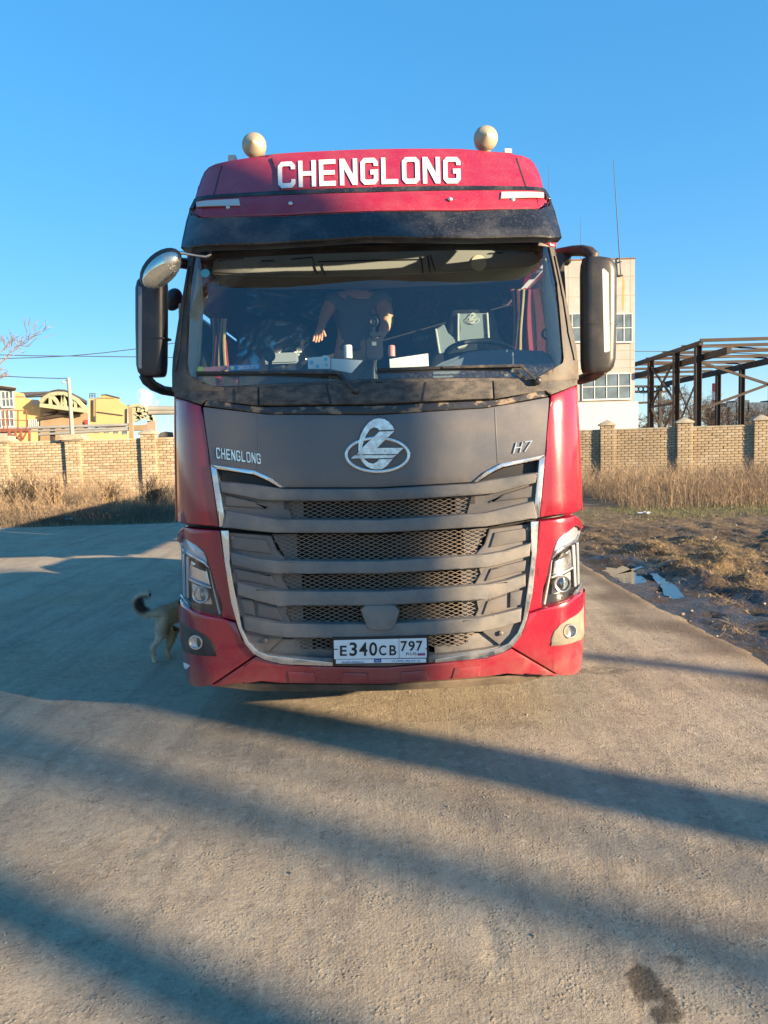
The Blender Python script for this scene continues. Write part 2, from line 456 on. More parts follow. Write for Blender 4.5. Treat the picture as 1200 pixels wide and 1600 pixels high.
M['water'] = mat('puddle_water', (0.02, 0.018, 0.015), 0.05, spec=0.9, bump=0.05, bscale=9)
M['litter'] = mat('pale_litter', (0.6, 0.6, 0.6), 0.7)
M['fur'] = mat('dog_fur', (0.3, 0.2, 0.1), 0.9)
# ------------------------------------------------------------------ the front surface of the cab
Y0 = 4.10
PROF = [(-1, .10), (.25, .075), (.36, .03), (.55, .0), (.95, .01), (1.35, .025), (1.9, .05), (2.06, .09), (2.9, .29), (3.1, .33), (3.62, .72), (3.75, .95), (4.2, 1.9)]
WPROF = [(-1, 1.0), (2.4, 1.0), (3.0, .955), (3.6, .905), (4.2, .86)]
def lerp_tab(tab, z):
    for (a, b), (c, d) in zip(tab, tab[1:]):
        if z <= c: return b + (d - b) * (z - a) / (c - a)
    return tab[-1][1]
def wz(z): return lerp_tab(WPROF, z)
def FS(x, z):
    u = abs(x) / wz(z)
    c = 0.07 * u * u
    t = max(0.0, min(u, 1.26) - 0.98)
    hard = 2.2 * t * t + 22 * t ** 4; soft = 1.1 * t * t + 5 * t ** 4
    k = max(0.0, min(1.0, (z - 1.95) / 0.2))          # the glazed part wraps round more gently
    c += hard + (soft - hard) * k
    if u > 1.26: c += (u - 1.26) * 3.2
    return Y0 + lerp_tab(PROF, z) + c
def S(px, py, off=0.0):
    """pixel of the photograph -> point (x, z) on the front surface"""
    d = ray(px, py); a, b = 3.2, 6.5
    for _ in range(40):
        m = (a + b) / 2; t = m / d.y
        if m < FS(d.x * t, CAM_H + d.z * t) - off: a = m
        else: b = m
    t = a / d.y; x, z = d.x * t, CAM_H + d.z * t
    if abs(x) > 1.25 * wz(z):                          # past the outline of the cab: keep it on the corner
        a = 3.2
        for _ in range(400):
            a += .01; t = a / d.y; x, z = d.x * t, CAM_H + d.z * t
            if abs(x) > 1.25 * wz(z): break
    return (x, z)

truck = empty('semi_truck', (0, 5.2, 0), 'dusty red semi truck with grey grille facing the camera on the sandy yard', 'truck')

def panel(name, pts, m, parent=truck, off=0.0, thick=0.03, step=0.09, bev=0.004, depth=None, mirror=False, surf=FS, world2d=False, back=False):
    """a shell piece: outline laid on the front surface, given thickness and rounded edges"""
    q = list(pts) if world2d else [S(*p, off) for p in pts]
    if mirror: q = [(-x, z) for x, z in q]
    bm = bmesh.new()
    fs = bm.faces.new([bm.verts.new((x, 0, z)) for x, z in q])
    bmesh.ops.triangulate(bm, faces=bm.faces[:])
    xs = [v[0] for v in q]; zs = [v[1] for v in q]
    for lo, hi, no in ((min(xs), max(xs), Vector((1, 0, 0))), (min(zs), max(zs), Vector((0, 0, 1)))):
        k = math.ceil(lo / step) * step
        while k < hi:
            bmesh.ops.bisect_plane(bm, geom=bm.verts[:] + bm.edges[:] + bm.faces[:], plane_co=no * (k + 1e-5), plane_no=no, dist=1e-6)
            k += step
    for k in (.94, .965, .99, 1.01, 1.03, 1.05, 1.07, 1.09, 1.11, 1.13, 1.15, 1.17, 1.19, 1.21, 1.23, 1.25):
        for s in (-1, 1):
            if min(xs) < s * k < max(xs):
                bmesh.ops.bisect_plane(bm, geom=bm.verts[:] + bm.edges[:] + bm.faces[:], plane_co=(s * k, 0, 0), plane_no=(1, 0, 0), dist=1e-6)
    def yf(x, z): return (depth if depth is not None else surf(x, z)) - off
    bm.normal_update()
    # outward normals of the outline
    nrm = {}
    bed = [e for e in bm.edges if len(e.link_faces) == 1]
    for e in bed:
        a, b = e.verts
        d = (b.co - a.co); n = Vector((d.z, 0, -d.x))
        if n.length < 1e-9: continue
        n.normalize()
        if n.dot(e.link_faces[0].calc_center_median() - a.co) > 0: n = -n
        for v in e.verts: nrm.setdefault(v, []).append(n)
    ns = {}
    for v, l in nrm.items():
        s = Vector((0, 0, 0))
        for n in l: s += n
        s = s.normalized() if s.length > 1e-6 else l[0]
        k = max(0.45, s.dot(l[0])); ns[v] = s / k
    if thick and bev:                                   # keep the rounded edge inside the outline
        for v in ns: v.co -= ns[v] * bev
    flat = {v: v.co.copy() for v in bm.verts}
    for v in bm.verts: v.co.y = yf(v.co.x, v.co.z)
    if thick:
        rings = [(0.0, 0.0), (0.65, 0.2), (1.0, 0.9), (1.0, None)]
        if not bev: rings = [(0, 0), (0, None)]
        vr = []
        for o, dd in rings:
            cur = {}
            for v in ns:
                if o == 0 and dd == 0: cur[v] = v; continue
                p = flat[v] + ns[v] * (bev * o)
                y = yf(flat[v].x, flat[v].z) + (bev * dd if dd is not None else thick)
                cur[v] = bm.verts.new((p.x, y, p.z))
            vr.append(cur)
        for r0, r1 in zip(vr, vr[1:]):
            for e in bed:
                a, b = e.verts
                if a not in ns or b not in ns: continue
                try: bm.faces.new((r0[a], r0[b], r1[b], r1[a]))
                except ValueError: pass
    bmesh.ops.recalc_face_normals(bm, faces=bm.faces[:])
    return link_bm(name, bm, m, parent, ang=R(42))
def both(name, pts, m, **k):
    a = panel(name, pts, m, **k); b = panel(name, pts, m, mirror=True, **k)
    return a, b
def full(name, top, bot, m, **k):
    """outline given on the left half only (outer -> centre), closed by symmetry"""
    off = k.get('off', 0.0)
    t = [S(*p, off) for p in top]; b = [S(*p, off) for p in bot]
    t[-1] = (0.0, t[-1][1]); b[-1] = (0.0, b[-1][1])
    q = t + [(-x, z) for x, z in reversed(t[:-1])] + [(-x, z) for x, z in b[:-1]] + list(reversed(b))
    return panel(name, q, m, world2d=True, **k)

def crop(x0, y0, s, pts): return [(x0 + a / s, y0 + b / s) for a, b in pts]

# ---- roof fairing, visor, header
up = [(307, 307), (310, 292), (314, 280), (319, 269), (326, 261.5), (336, 256.5), (352, 252.5), (380, 249), (418, 245), (432, 240), (500, 236), (579, 233)]
upb = [(301, 345), (335, 345), (440, 340), (583, 333)]
full('roof_fairing', up, upb, M['red_top'], off=0.0, thick=0.55, bev=0.008)
full('raised_centre_panel', [(440, 297), (424, 246), (436, 241), (500, 237), (579, 234)], [(441, 297), (583, 293)], M['red_top'], off=0.018, thick=0.03, bev=0.008)
both('fairing_seam', [(345, 259), (347, 258.5), (335, 303.5), (333, 304)], M['pillar'], off=0.003, thick=0.01, bev=0)
full('fairing_band', [(303, 311), (308, 307.5), (335, 304), (440, 297.5), (583, 292.5)], [(296, 326), (303, 325), (306, 315), (320, 311), (440, 304.5), (583, 300)], M['visor'], off=0.02, thick=0.1, bev=0.006)
full('fairing_lower_panel', [(306, 315), (320, 311.5), (440, 305), (583, 300.5)], [(307, 336), (315, 341), (440, 337), (583, 330)], M['red_top'], off=0.035, thick=0.08, bev=0.008)
both('roof_marker_lamp', [(307, 315.5), (373, 310.5), (375, 321), (306.5, 323.5)], M['lamp_white'], off=0.046, thick=0.02, bev=0.003)
for s in (-1, 1):
    for px, py in ((358, 327), (455, 321)):
        x, z = S(px, py); MB().lathe((s * x, FS(x, z) - 0.035, z), (0, -1, 0), [(0, .012), (.004, .012), (.007, .007), (.008, 0)], 10).build('panel_screw', M['silver'], truck)
# visor: a hollow lip standing off the cab
def FV(x, z):
    u = abs(x) / wz(z); t = max(0, u - 0.9)
    return Y0 + 0.06 * u * u + 1.8 * t * t + 0.10 + (z - 2.95) * 0.75
vt = [(291, 345), (297, 326), (303, 337), (315, 341.5), (440, 338), (583, 330.5)]
vb = [(282, 387), (300, 387), (416, 381.5), (501, 376), (580, 371)]
def SV(px, py):
    d = ray(px, py); a, b = 3.2, 6.5
    for _ in range(40):
        m = (a + b) / 2; t = m / d.y
        if m < FV(d.x * t, CAM_H + d.z * t): a = m
        else: b = m
    t = a / d.y; return (d.x * t, CAM_H + d.z * t)
t_ = [SV(*p) for p in vt]; b_ = [SV(*p) for p in vb]
t_[-1] = (0, t_[-1][1]); b_[-1] = (0, b_[-1][1])
vq = t_ + [(-x, z) for x, z in reversed(t_[:-1])] + [(-x, z) for x, z in b_[:-1]] + list(reversed(b_))
panel('sun_visor', vq, M['visor'], world2d=True, surf=FV, thick=0.10, bev=0.012)
full('windscreen_header', [(290, 372), (420, 362), (583, 352)], [(294, 403), (303, 401), (330, 397), (440, 390), (583, 385)], M['black'], off=0.004, thick=0.12, bev=0.004)
both('red_roof_corner', [(285, 372), (330, 370), (322, 390), (300, 401), (292, 402)], M['red'], off=0.012, thick=0.06, bev=0.01)

# ---- windscreen, pillars, cowl
gl_t = [(285, 563), (288, 503), (292, 470), (298, 425), (303, 401), (330, 394), (440, 387), (583, 382)]
gl_b = [(289, 583), (299, 597), (320, 602), (350, 604), (400, 601), (583, 592)]
full('windscreen', gl_t, gl_b, M['wind'], off=0.0, thick=0)
both('windscreen_pillar', [(295, 402), (304, 400), (300, 425), (293.5, 470), (289.5, 503), (286.5, 563), (290.5, 583), (301, 597), (322, 603), (350, 605), (350, 612), (270, 612), (270, 587), (272, 543), (277, 510), (282, 480)], M['pillar'], off=0.012, thick=0.10, bev=0.006)
both('pillar_gutter', [(277, 512), (282.5, 480), (293, 415), (295.5, 415), (286, 480), (280.5, 540), (273.5, 580), (272, 580)], M['pillar'], off=0.022, thick=0.03, bev=0.003)
full('cowl_base', [(271, 600), (299, 600), (350, 605), (400, 601), (583, 592)], [(272, 619), (314, 632.5), (322, 626), (366, 630), (404, 635), (583, 633)], M['cowl'], off=0.010, thick=0.12, bev=0.006)
both('cowl_flap', [(367, 607), (403, 605), (403, 634), (368, 630)], M['cowl'], off=0.022, thick=0.03)
full('cowl_cover', [(405, 606), (470, 602), (583, 597)], [(405, 633), (510, 632), (583, 631)], M['cowl'], off=0.030, thick=0.05, bev=0.006)
both('cowl_groove', [(508, 601), (511, 601), (519, 631), (515, 631)], M['black'], off=0.0315, thick=0.005, bev=0)
full('hood_lip', [(321, 634), (324, 626), (332, 625.5), (365, 631), (404, 636), (583, 634)], [(319, 634.5), (360, 640), (420, 647), (583, 648)], M['lip'], off=0.018, thick=0.06, bev=0.006)
# wipers
M['wiper'] = mat('wiper_black', (0.02, 0.02, 0.022), 0.5, dust=0.5, dscale=14, dlo=.45, dhi=.75)
for a, b, c in (((556, 612), (530, 583), (308, 583)), ((838, 597), (811, 572), (590, 578))):
    def wp(p, o):
        x, z = S(*p); return Vector((x, FS(x, z) - o, z))
    p0, p1, p2 = wp(a, .05), wp(b, .05), wp(c, .02)
    mb = MB(); mb.lathe(p0 + Vector((0, .03, 0)), (0, -1, 0.3), [(0, .022), (.03, .022), (.04, .012), (.042, 0)], 12)
    mb.loft([[p0 + Vector((x, y, 0)) for x, y in ((-.014, .006), (.014, .006), (.014, -.006), (-.014, -.006))],
             [p0.lerp(p1, .8) + Vector((x, y, 0)) for x, y in ((-.011, .005), (.011, .005), (.011, -.005), (-.011, -.005))],
             [p1 + Vector((x, y, z)) for x, y, z in ((-.012, .005, -.01), (.012, .005, .004), (.012, -.006, .004), (-.012, -.006, -.01))],
             [p1.lerp(p2, .25) + Vector((0, y, z)) for y, z in ((.006, -.008), (.006, .006), (-.006, .006), (-.006, -.008))],
             [p1.lerp(p2, .55) + Vector((0, y, z)) for y, z in ((.006, -.006), (.006, .005), (-.006, .005), (-.006, -.006))]])
    arm = mb.build('wiper_arm', M['wiper'], truck, bevel=.002)
    bl = MB(); n = 14
    for k in range(n):
        q0, q1 = k / n, (k + 1) / n
        pa = p1.lerp(p2, -0.02 + 1.02 * q0); pb = p1.lerp(p2, -0.02 + 1.02 * q1)
        for p in (pa, pb): p.y = FS(p.x, p.z) - .012
        bl.bar(pa, pb, .014, .016); bl.bar(pa + Vector((0, .008, -.012)), pb + Vector((0, .008, -.012)), .006, .014)
    bl.build('wiper_blade', M['black'], truck)
# round sticker in the corner of the glass
x, z = S(321, 427)
MB().lathe((x, FS(x, z) - .002, z), (0, -1, 0.22), [(0, .026), (.002, .026), (.003, 0)], 20).build('windscreen_sticker', M['cyan'], truck)

# ---- grey hood panel, chrome eyebrows
full('hood_panel', [(331, 726), (319, 636), (360, 641), (420, 647.5), (583, 648.5)], [(331, 727), (398, 737), (420, 747), (443, 762), (588, 762)], M['grey'], off=0.012, thick=0.06, bev=0.006)
both('side_crease', [(402, 648), (404, 648), (405, 735), (402.5, 735)], M['grey'], off=0.0135, thick=0.004, bev=0.001)
both('eyebrow_trim', [(328.5, 725.5), (398, 735), (422, 746), (444, 762), (437, 762), (418, 751), (396, 741.5), (339, 733)], M['chrome'], off=0.028, thick=0.05, bev=0.005)
both('upper_chrome_strip', [(328.5, 726.5), (338.5, 733), (353, 821), (343, 824)], M['chrome'], off=0.030, thick=0.05, bev=0.005)
both('lower_chrome_strip', [(345, 829), (356, 829), (358, 876), (363, 905), (369, 936), (378, 981), (388, 1002), (404, 1018), (420, 1024), (480, 1031), (520, 1035), (520, 1041), (441, 1038), (413, 1031), (396, 1022), (383, 1007), (372, 981), (361, 942), (355, 905), (350.5, 876)], M['chrome'], off=0.032, thick=0.05, bev=0.004)
both('upper_vent', [(340, 734), (396, 743), (418, 752), (436, 763), (342, 753)], M['black'], off=-0.03, thick=0.02, bev=0)

# ---- grille
panel('front_backing', [(300, 640), (880, 620), (880, 1015), (800, 1045), (590, 1060), (400, 1060), (310, 1020), (290, 960)], M['black'], off=-0.14, thick=0.05, bev=0)
x0, z0 = S(430, 770); x1, z1 = S(588, 1016)
rad = MB().bb((x0 + .06, Y0 + .115, z1 - .02), (-x0 - .06, Y0 + .13, z0 + .02)).build('radiator_core', M['radiator'], truck)
fins = MB()
for k in range(150):
    t = k / 149; xx = (x0 + .07) * (1 - t) + (-x0 - .07) * t
    fins.bb((xx - .0025, Y0 + .10, z1), (xx + .0025, Y0 + .116, z0))
fins.build('cooling_fin', M['radiator'], rad, smooth=False)['kind'] = 'stuff'
both('upper_grille_side', [(341, 752), (443, 765), (424, 783), (440, 800), (456, 812), (425, 814), (425, 831), (344, 823)], M['side'], off=0.0, thick=0.06, bev=0.006)
both('lower_grille_side', [(357.5, 832), (423, 837), (432, 860), (447, 875), (430, 880), (436, 898), (453, 924), (434, 930), (440, 947), (455, 974), (441, 985), (441, 999), (416, 1021), (405, 1017), (390, 1002), (379, 981), (364, 905), (359, 876)], M['side'], off=0.0, thick=0.06, bev=0.006)
bars = [
    ([(341, 752.5), (400, 758), (443, 764), (588, 764)], [(346, 769), (410, 782), (450, 783), (588, 783)]),
    ([(351, 797), (400, 806), (428, 811), (588, 812.5)], [(346, 824), (380, 828), (428, 833), (588, 833)]),
    ([(358.5, 862), (400, 872), (432, 876), (588, 877)], [(362, 883), (400, 892), (430, 897), (588, 897)]),
    ([(370, 910), (400, 918), (432, 923), (588, 924.5)], [(371, 930), (400, 939), (433, 947), (588, 947)]),
    ([(379, 963), (410, 969), (441, 974), (588, 975.5)], [(382, 985), (410, 992), (445, 997), (588, 998)])]
for t, b in bars:
    full('grille_bar', t, b, M['bar'], off=0.042, thick=0.10, bev=0.011)
full('lower_lip', [(406, 1019), (440, 1024), (500, 1028), (590, 1028)], [(412, 1029), (441, 1036), (515, 1040), (590, 1042)], M['bar'], off=0.022, thick=0.10, bev=0.008)
both('intake_floor', [(418, 1020), (442, 998), (470, 999), (470, 1013), (520, 1015), (520, 1028), (500, 1027), (440, 1023)], M['bar'], off=-0.02, thick=0.04, bev=0.004)
# recessed facets moulded into the grille sides
both('side_facet', [(351, 772), (398, 784), (420, 795), (352, 791)], M['side'], off=0.012, thick=0.03, bev=0.008)
both('side_facet', [(360, 838), (415, 843), (424, 866), (362, 858)], M['side'], off=0.012, thick=0.03, bev=0.008)
both('side_facet', [(366, 888), (424, 899), (434, 918), (386, 908), (371, 906)], M['side'], off=0.012, thick=0.03, bev=0.008)
both('side_facet', [(376, 935), (396, 938), (398, 962), (381, 958)], M['side'], off=0.014, thick=0.03, bev=0.005)
both('side_facet', [(402, 941), (432, 949), (441, 970), (403, 963)], M['side'], off=0.010, thick=0.03, bev=0.005)
def inside(p, poly):
    x, y = p; c = False
    for (x1, y1), (x2, y2) in zip(poly, poly[1:] + poly[:1]):
        if (y1 > y) != (y2 > y) and x < (x2 - x1) * (y - y1) / (y2 - y1) + x1: c = not c
    return c
opens = [([(423, 783), (588, 783)], [(456, 812), (588, 812)]),
         ([(424, 836), (588, 835)], [(447, 876), (588, 876.5)]),
         ([(435, 898), (588, 897)], [(454, 924), (588, 924.5)]),
         ([(440, 947), (588, 947)], [(456, 975), (588, 975.5)]),
         ([(455, 998), (588, 998)], [(470, 1016), (588, 1017)])]
DXM, DZM = 0.0262, 0.0113
for t, b in opens:
    tt = [S(*p) for p in t]; bb_ = [S(*p) for p in b]
    tt[-1] = (0, tt[-1][1]); bb_[-1] = (0, bb_[-1][1])
    poly = tt + [(-x, z) for x, z in reversed(tt[:-1])] + [(-x, z) for x, z in bb_[:-1]] + list(reversed(bb_))
    lo = min(z for _, z in poly); hi = max(z for _, z in poly); xm = max(x for x, _ in poly)
    mb = MB(); nx = int(xm / DXM) + 2; nz = int((hi - lo) / DZM) + 2
    for j in range(-1, nz):
        for i in range(-nx, nx):
            if (i + j) % 2: continue
            for sx in (1, -1):
                a = (i * DXM, lo + j * DZM); b2 = ((i + sx) * DXM, lo + (j + 1) * DZM)
                mid = ((a[0] + b2[0]) / 2, (a[1] + b2[1]) / 2)
                if inside(mid, poly):
                    y = FS(mid[0], mid[1]) + .012
                    mb.bar((a[0], y, a[1]), (b2[0], y, b2[1]), 0.0032, .0034, up=Vector((0, 0, 1)))
    gm = mb.build('grille_mesh', M['mesh'], truck, smooth=False)
    xo, zo = tt[0]; xb, zb = bb_[0]
    plate_w = .115
    for s in (-1, 1):
        q = [(xo, zo), (xb + plate_w * .55, zo), (xb + plate_w * .55, zb), (xb, zb)]
        panel('grille_end_plate', [(-s * x, z) for x, z in q], M['side'], parent=gm, off=-0.028, thick=0.02, bev=0, world2d=True)
panel('radar_cover', [(563, 953), (571, 946.5), (616, 945.5), (625, 955), (616, 982), (606, 986), (586, 986), (574, 983)], M['bar'], off=0.052, thick=0.06, bev=0.012)
for px, py in ((363, 840), (415, 1000)):
    for s in (-1, 1):
        x, z = S(px, py); MB().lathe((s * x, FS(x, z) - .004, z), (0, -1, 0), [(0, .014), (.012, .014), (.015, .009), (.016, 0)], 14).build('parking_sensor', M['side'], truck)

# ---- red corner panels and bumper
both('corner_panel', [(272, 619), (314, 633.5), (319, 655), (328, 720), (342, 823.5), (310, 820.5), (276, 815), (274, 740)], M['red'], off=0.0, thick=0.10, bev=0.012)
hl = crop(265, 820, 10.32, [(145, 300), (150, 245), (240, 180), (430, 300), (560, 400), (610, 470), (690, 700), (800, 1110), (872, 1510), (600, 1435), (320, 1330), (185, 1235), (145, 1150), (150, 700)])
both('bumper_cheek', [(287, 823.5), (343, 829), (350, 876), (360, 942), (367.5, 970), (349.5, 965.5)] + [hl[8], hl[7], hl[6], hl[5], hl[4], hl[3], hl[2], hl[1], hl[0], (277, 842), (280, 830)], M['red'], off=0.0, thick=0.10, bev=0.008)
fog = crop(260, 800, 3.529, [(52, 590), (160, 650), (215, 680), (250, 715), (268, 755), (275, 797), (200, 795), (130, 780), (85, 750), (68, 705)])
# lower bumper corner with a hole for the fog lamp: two pieces meeting along the lamp
both('bumper_corner', [(278, 940), (294, 951), (349, 967), (368, 972.5), (382, 1007), (398, 1024.5), (327, 1072), (291, 1063), (280, 1040), (276, 1010), (273, 964), (273.5, 944)], M['red'], off=0.008, thick=0.10, bev=0.012)
cap_t = [(400, 1025.5), (413, 1031), (441, 1038.5), (515, 1041.5), (590, 1043)]
cap_b = [(330, 1072), (352, 1071.5), (378, 1065), (400, 1064), (440, 1067.5), (590, 1069)]
full('bumper_centre', cap_t, cap_b, M['red'], off=0.008, thick=0.12, bev=0.012)
both('tow_eye_cover', [(449, 1049), (490, 1051), (496, 1067), (451, 1066)], M['red'], off=0.016, thick=0.03, bev=0.008)
both('tow_eye_cover', [(535, 1051), (576, 1052), (574, 1067.5), (532, 1067)], M['red'], off=0.016, thick=0.03, bev=0.008)
full('lower_skirt', [(332, 1071), (380, 1066), (440, 1068.5), (588, 1070)], [(345, 1074), (400, 1080), (480, 1081), (588, 1080)], M['chassis'], off=-0.05, thick=0.3, bev=0.01)
sc = panel('paint_scuff', [(282, 1040), (290, 1036), (297, 1040), (291, 1046), (284, 1046)], M['white_vinyl'], off=0.0105, thick=0.004, bev=0.001)

# ---- fog lamps
M['fogbez_dark'] = mat('fog_lamp_bezel_dark', (0.02, 0.022, 0.026), 0.5, dust=0.25, dscale=5, film=0.03)
for s, mir in ((-1, False), (1, True)):
    fb = panel('fog_lamp_housing', fog, M['fogbez'] if mir else M['fogbez_dark'], off=0.013, thick=0.03, bev=0.006, mirror=mir)
    x, z = S(308, 1002); x *= 1 if not mir else -1
    y = FS(x, z)
    MB().lathe((x, y - .012, z), (0.15 * s, -1, 0), [(0, .043), (.014, .043), (.020, .040), (.020, .035), (.006, .033), (.002, .02), (.0, 0)], 28).build('fog_lamp_ring', M['silver'], fb)
    MB().lathe((x, y - .020, z), (0.15 * s, -1, 0), [(0, .034), (.006, .030), (.010, .017), (.011, 0)], 24).build('fog_lamp_lens', M['glass'], fb)

# ---- headlamps
M['lamp_bowl'] = mat('lamp_bowl', (0.05, 0.052, 0.056), 0.25, metal=0.5)
M['lamp_blue'] = mat('indicator_lens', (0.50, 0.56, 0.62), 0.18, metal=0.5, film=.04)
def hp(pts): return crop(265, 820, 10.32, pts)
for s, mir in ((-1, False), (1, True)):
    k = dict(mirror=mir)
    h = panel('headlight', hl, M['lamp_bowl'], off=-0.085, thick=0.04, bev=0, **k)
    k['parent'] = h
    panel('indicator_lamp', hp([(158, 300), (238, 200), (420, 325), (545, 425), (600, 560), (625, 660), (560, 610), (400, 520), (212, 420)]), M['lamp_blue'], off=-0.055, thick=0.02, bev=0.004, **k)
    panel('indicator_bezel', hp([(185, 330), (225, 400), (400, 500), (560, 590), (640, 690), (640, 715), (545, 625), (395, 545), (205, 440)]), M['chrome'], off=-0.04, thick=0.02, bev=0.004, **k)
    panel('reflector', hp([(335, 640), (345, 575), (600, 730), (655, 990), (315, 860)]), M['chrome'], off=-0.07, thick=0.01, bev=0.004, **k)
    panel('reflector_shade', hp([(360, 660), (470, 620), (600, 760), (470, 720)]), M['black'], off=-0.06, thick=0.01, bev=0.004, **k)
    panel('reflector_rim', hp([(312, 862), (670, 1005), (670, 1035), (312, 892)]), M['silver'], off=-0.045, thick=0.02, bev=0.004, **k)
    panel('lamp_carrier', hp([(360, 930), (640, 1070), (690, 1290), (600, 1285), (380, 1200)]), M['silver'], off=-0.075, thick=0.01, bev=0.004, **k)
    panel('daytime_strip', hp([(640, 720), (660, 760), (700, 950), (825, 1440), (792, 1448), (676, 960)]), M['lamp_white'], off=-0.035, thick=0.03, bev=0.004, **k)
    panel('side_strip', hp([(200, 465), (236, 488), (256, 1175), (222, 1130)]), M['lamp_blue'], off=-0.045, thick=0.02, bev=0.004, **k)
    panel('side_strip', hp([(262, 503), (306, 528), (306, 1195), (275, 1180)]), M['lamp_white'], off=-0.050, thick=0.02, bev=0.004, **k)
    panel('lower_reflector', hp([(140, 1150), (210, 1180), (290, 1260), (322, 1325), (200, 1235)]), M['chrome'], off=-0.02, thick=0.02, bev=0.004, **k)
    x, z = S(265 + 495 / 10.32, 820 + 1145 / 10.32); x = -x if mir else x
    y = FS(x, z)
    MB().lathe((x, y + .075, z), (0.1 * s, -1, 0), [(0, .050), (.05, .050), (.058, .046), (.055, .040), (.03, .038)], 28).build('projector_ring', M['silver'], h)
    MB().lathe((x, y + .045, z), (0.1 * s, -1, 0), [(0, .040), (.01, .036), (.018, .022), (.021, 0)], 24).build('projector_lens', glass_mat('projector_glass', (0.35, 0.45, 0.52), 0.25) if s == 1 else M['glass'], h)
    panel('lamp_cover', hl, M['glass'], off=-0.004, thick=0, bev=0, **k)

# ---- lettering and plates
M['emblem'] = mat('emblem_chrome', (0.70, 0.71, 0.72), 0.2, metal=1.0, dust=0.35, dscale=26, dlo=.42, dhi=.75, film=.05)
def ribbon(pts, w, closed=False):
    pts = [Vector((a, b)) for a, b in pts]; n = len(pts); L = []; Rr = []
    for i, p in enumerate(pts):
        d0 = (p - pts[i - 1]).normalized() if (i > 0 or closed) else None
        d1 = (pts[(i + 1) % n] - p).normalized() if (i < n - 1 or closed) else None
        d0 = d0 or d1; d1 = d1 or d0
        n0 = Vector((-d0.y, d0.x)); n1 = Vector((-d1.y, d1.x)); m = (n0 + n1)
        m = m.normalized() / max(0.35, m.normalized().dot(n0))
        L.append(p + m * w / 2); Rr.append(p - m * w / 2)
    v = L + Rr; f = []
    for i in range(n if closed else n - 1):
        j = (i + 1) % n; f.append((i, j, n + j, n + i))
    return [tuple(x) for x in v], f
GH = 1.35
_s = .24; _h = _s / 2
_C = [(.865, .93), (.865, 1.09), (.74, GH - _h), (.26, GH - _h), (_h, 1.09), (_h, .26), (.26, _h), (.74, _h), (.865, .26), (.865, .42)]
def glyph(ch, s=_s):
    h = s / 2
    C = [(1 - h, .93), (1 - h, GH - .13 - h), (.87 - h, GH - h), (.13 + h, GH - h), (h, GH - .13 - h), (h, .13 + h), (.13 + h, h), (.87 - h, h), (1 - h, .13 + h), (1 - h, .42)]
    if ch == 'C': return [ribbon(C, s)]
    if ch == 'O': return [ribbon([c for c in C[1:9]], s, True)]
    if ch == 'G': return [ribbon(C[:8] + [(1 - h, .13 + h), (1 - h, .62), (.56, .62)], s)]
    if ch == 'L': return [ribbon([(h, GH), (h, h), (.95, h)], s)]
    if ch == 'E': return [ribbon([(.95, GH - h), (h, GH - h), (h, h), (.95, h)], s), ribbon([(s, GH / 2), (.9, GH / 2)], s * .9)]
    if ch == 'H': return [ribbon([(h, 0), (h, GH)], s), ribbon([(1 - h, 0), (1 - h, GH)], s), ribbon([(s, GH / 2), (1 - s, GH / 2)], s * .95)]
    if ch == 'N': return [([(0, 0), (0, GH), (s * 1.15, GH), (1 - s, .50), (1 - s, GH), (1, GH), (1, 0), (1 - s * 1.15, 0), (s, .85), (s, 0)], [tuple(range(10))])]
    if ch == '7': return [ribbon([(0, GH - h), (1 - h * .6, GH - h), (.35, 0)], s)]
def word(txt, gap=.22, s=_s, slant=0.0):
    V = []; Fc = []; x = 0
    for ch in txt:
        for v, f in glyph(ch, s):
            b = len(V); V += [(a + x + slant * c, c) for a, c in v]; Fc += [tuple(i + b for i in q) for q in f]
        x += 1 + gap
    return V, Fc
def font_word(txt, bold=0.0):
    cu = bpy.data.curves.new('lettering', 'FONT'); cu.body = txt; cu.offset = bold; cu.resolution_u = 4
    ob = bpy.data.objects.new('lettering', cu); COL.objects.link(ob)
    dg = bpy.context.evaluated_depsgraph_get(); dg.update()
    me = bpy.data.meshes.new_from_object(ob.evaluated_get(dg))
    V = [(v.co.x, v.co.y) for v in me.vertices]; Fc = [tuple(p.vertices) for p in me.polygons]
    bpy.data.objects.remove(ob); bpy.data.meshes.remove(me); bpy.data.curves.remove(cu)
    return V, Fc
def place_word(name, vf, quad, m, parent, thick=.006, pos=None, bev=0):
    """quad: four points (tl, tr, br, bl) as world Vectors; pos(Vector)->Vector re-seats each vertex"""
    V, Fc = vf
    xs = [v[0] for v in V]; ys = [v[1] for v in V]
    x0, x1, y0, y1 = min(xs), max(xs), min(ys), max(ys)
    tl, tr, br, bl = quad
    bm = bmesh.new(); vv = []
    for a, b in V:
        u = (a - x0) / (x1 - x0); w = (b - y0) / (y1 - y0)
        p = (bl.lerp(br, u)).lerp(tl.lerp(tr, u), w)
        if pos: p = pos(p)
        vv.append(bm.verts.new(p))
    for f in Fc:
        try: bm.faces.new([vv[i] for i in f])
        except ValueError: pass
    bmesh.ops.triangulate(bm, faces=[f for f in bm.faces if len(f.verts) > 4])
    bmesh.ops.recalc_face_normals(bm, faces=bm.faces[:])
    if thick:
        fr = bm.faces[:]
        r = bmesh.ops.extrude_face_region(bm, geom=fr)
        bmesh.ops.translate(bm, verts=[g for g in r['geom'] if isinstance(g, bmesh.types.BMVert)], vec=(0, -thick, 0))
        bmesh.ops.recalc_face_normals(bm, faces=bm.faces[:])
    return link_bm(name, bm, m, parent, smooth=False)
def surf_quad(pts, off):
    r = []
    for p in pts:
        x, z = S(*p, off); r.append(Vector((x, FS(x, z) - off, z)))
    return r
def seat(off): return lambda p: Vector((p.x, FS(p.x, p.z) - off, p.z))
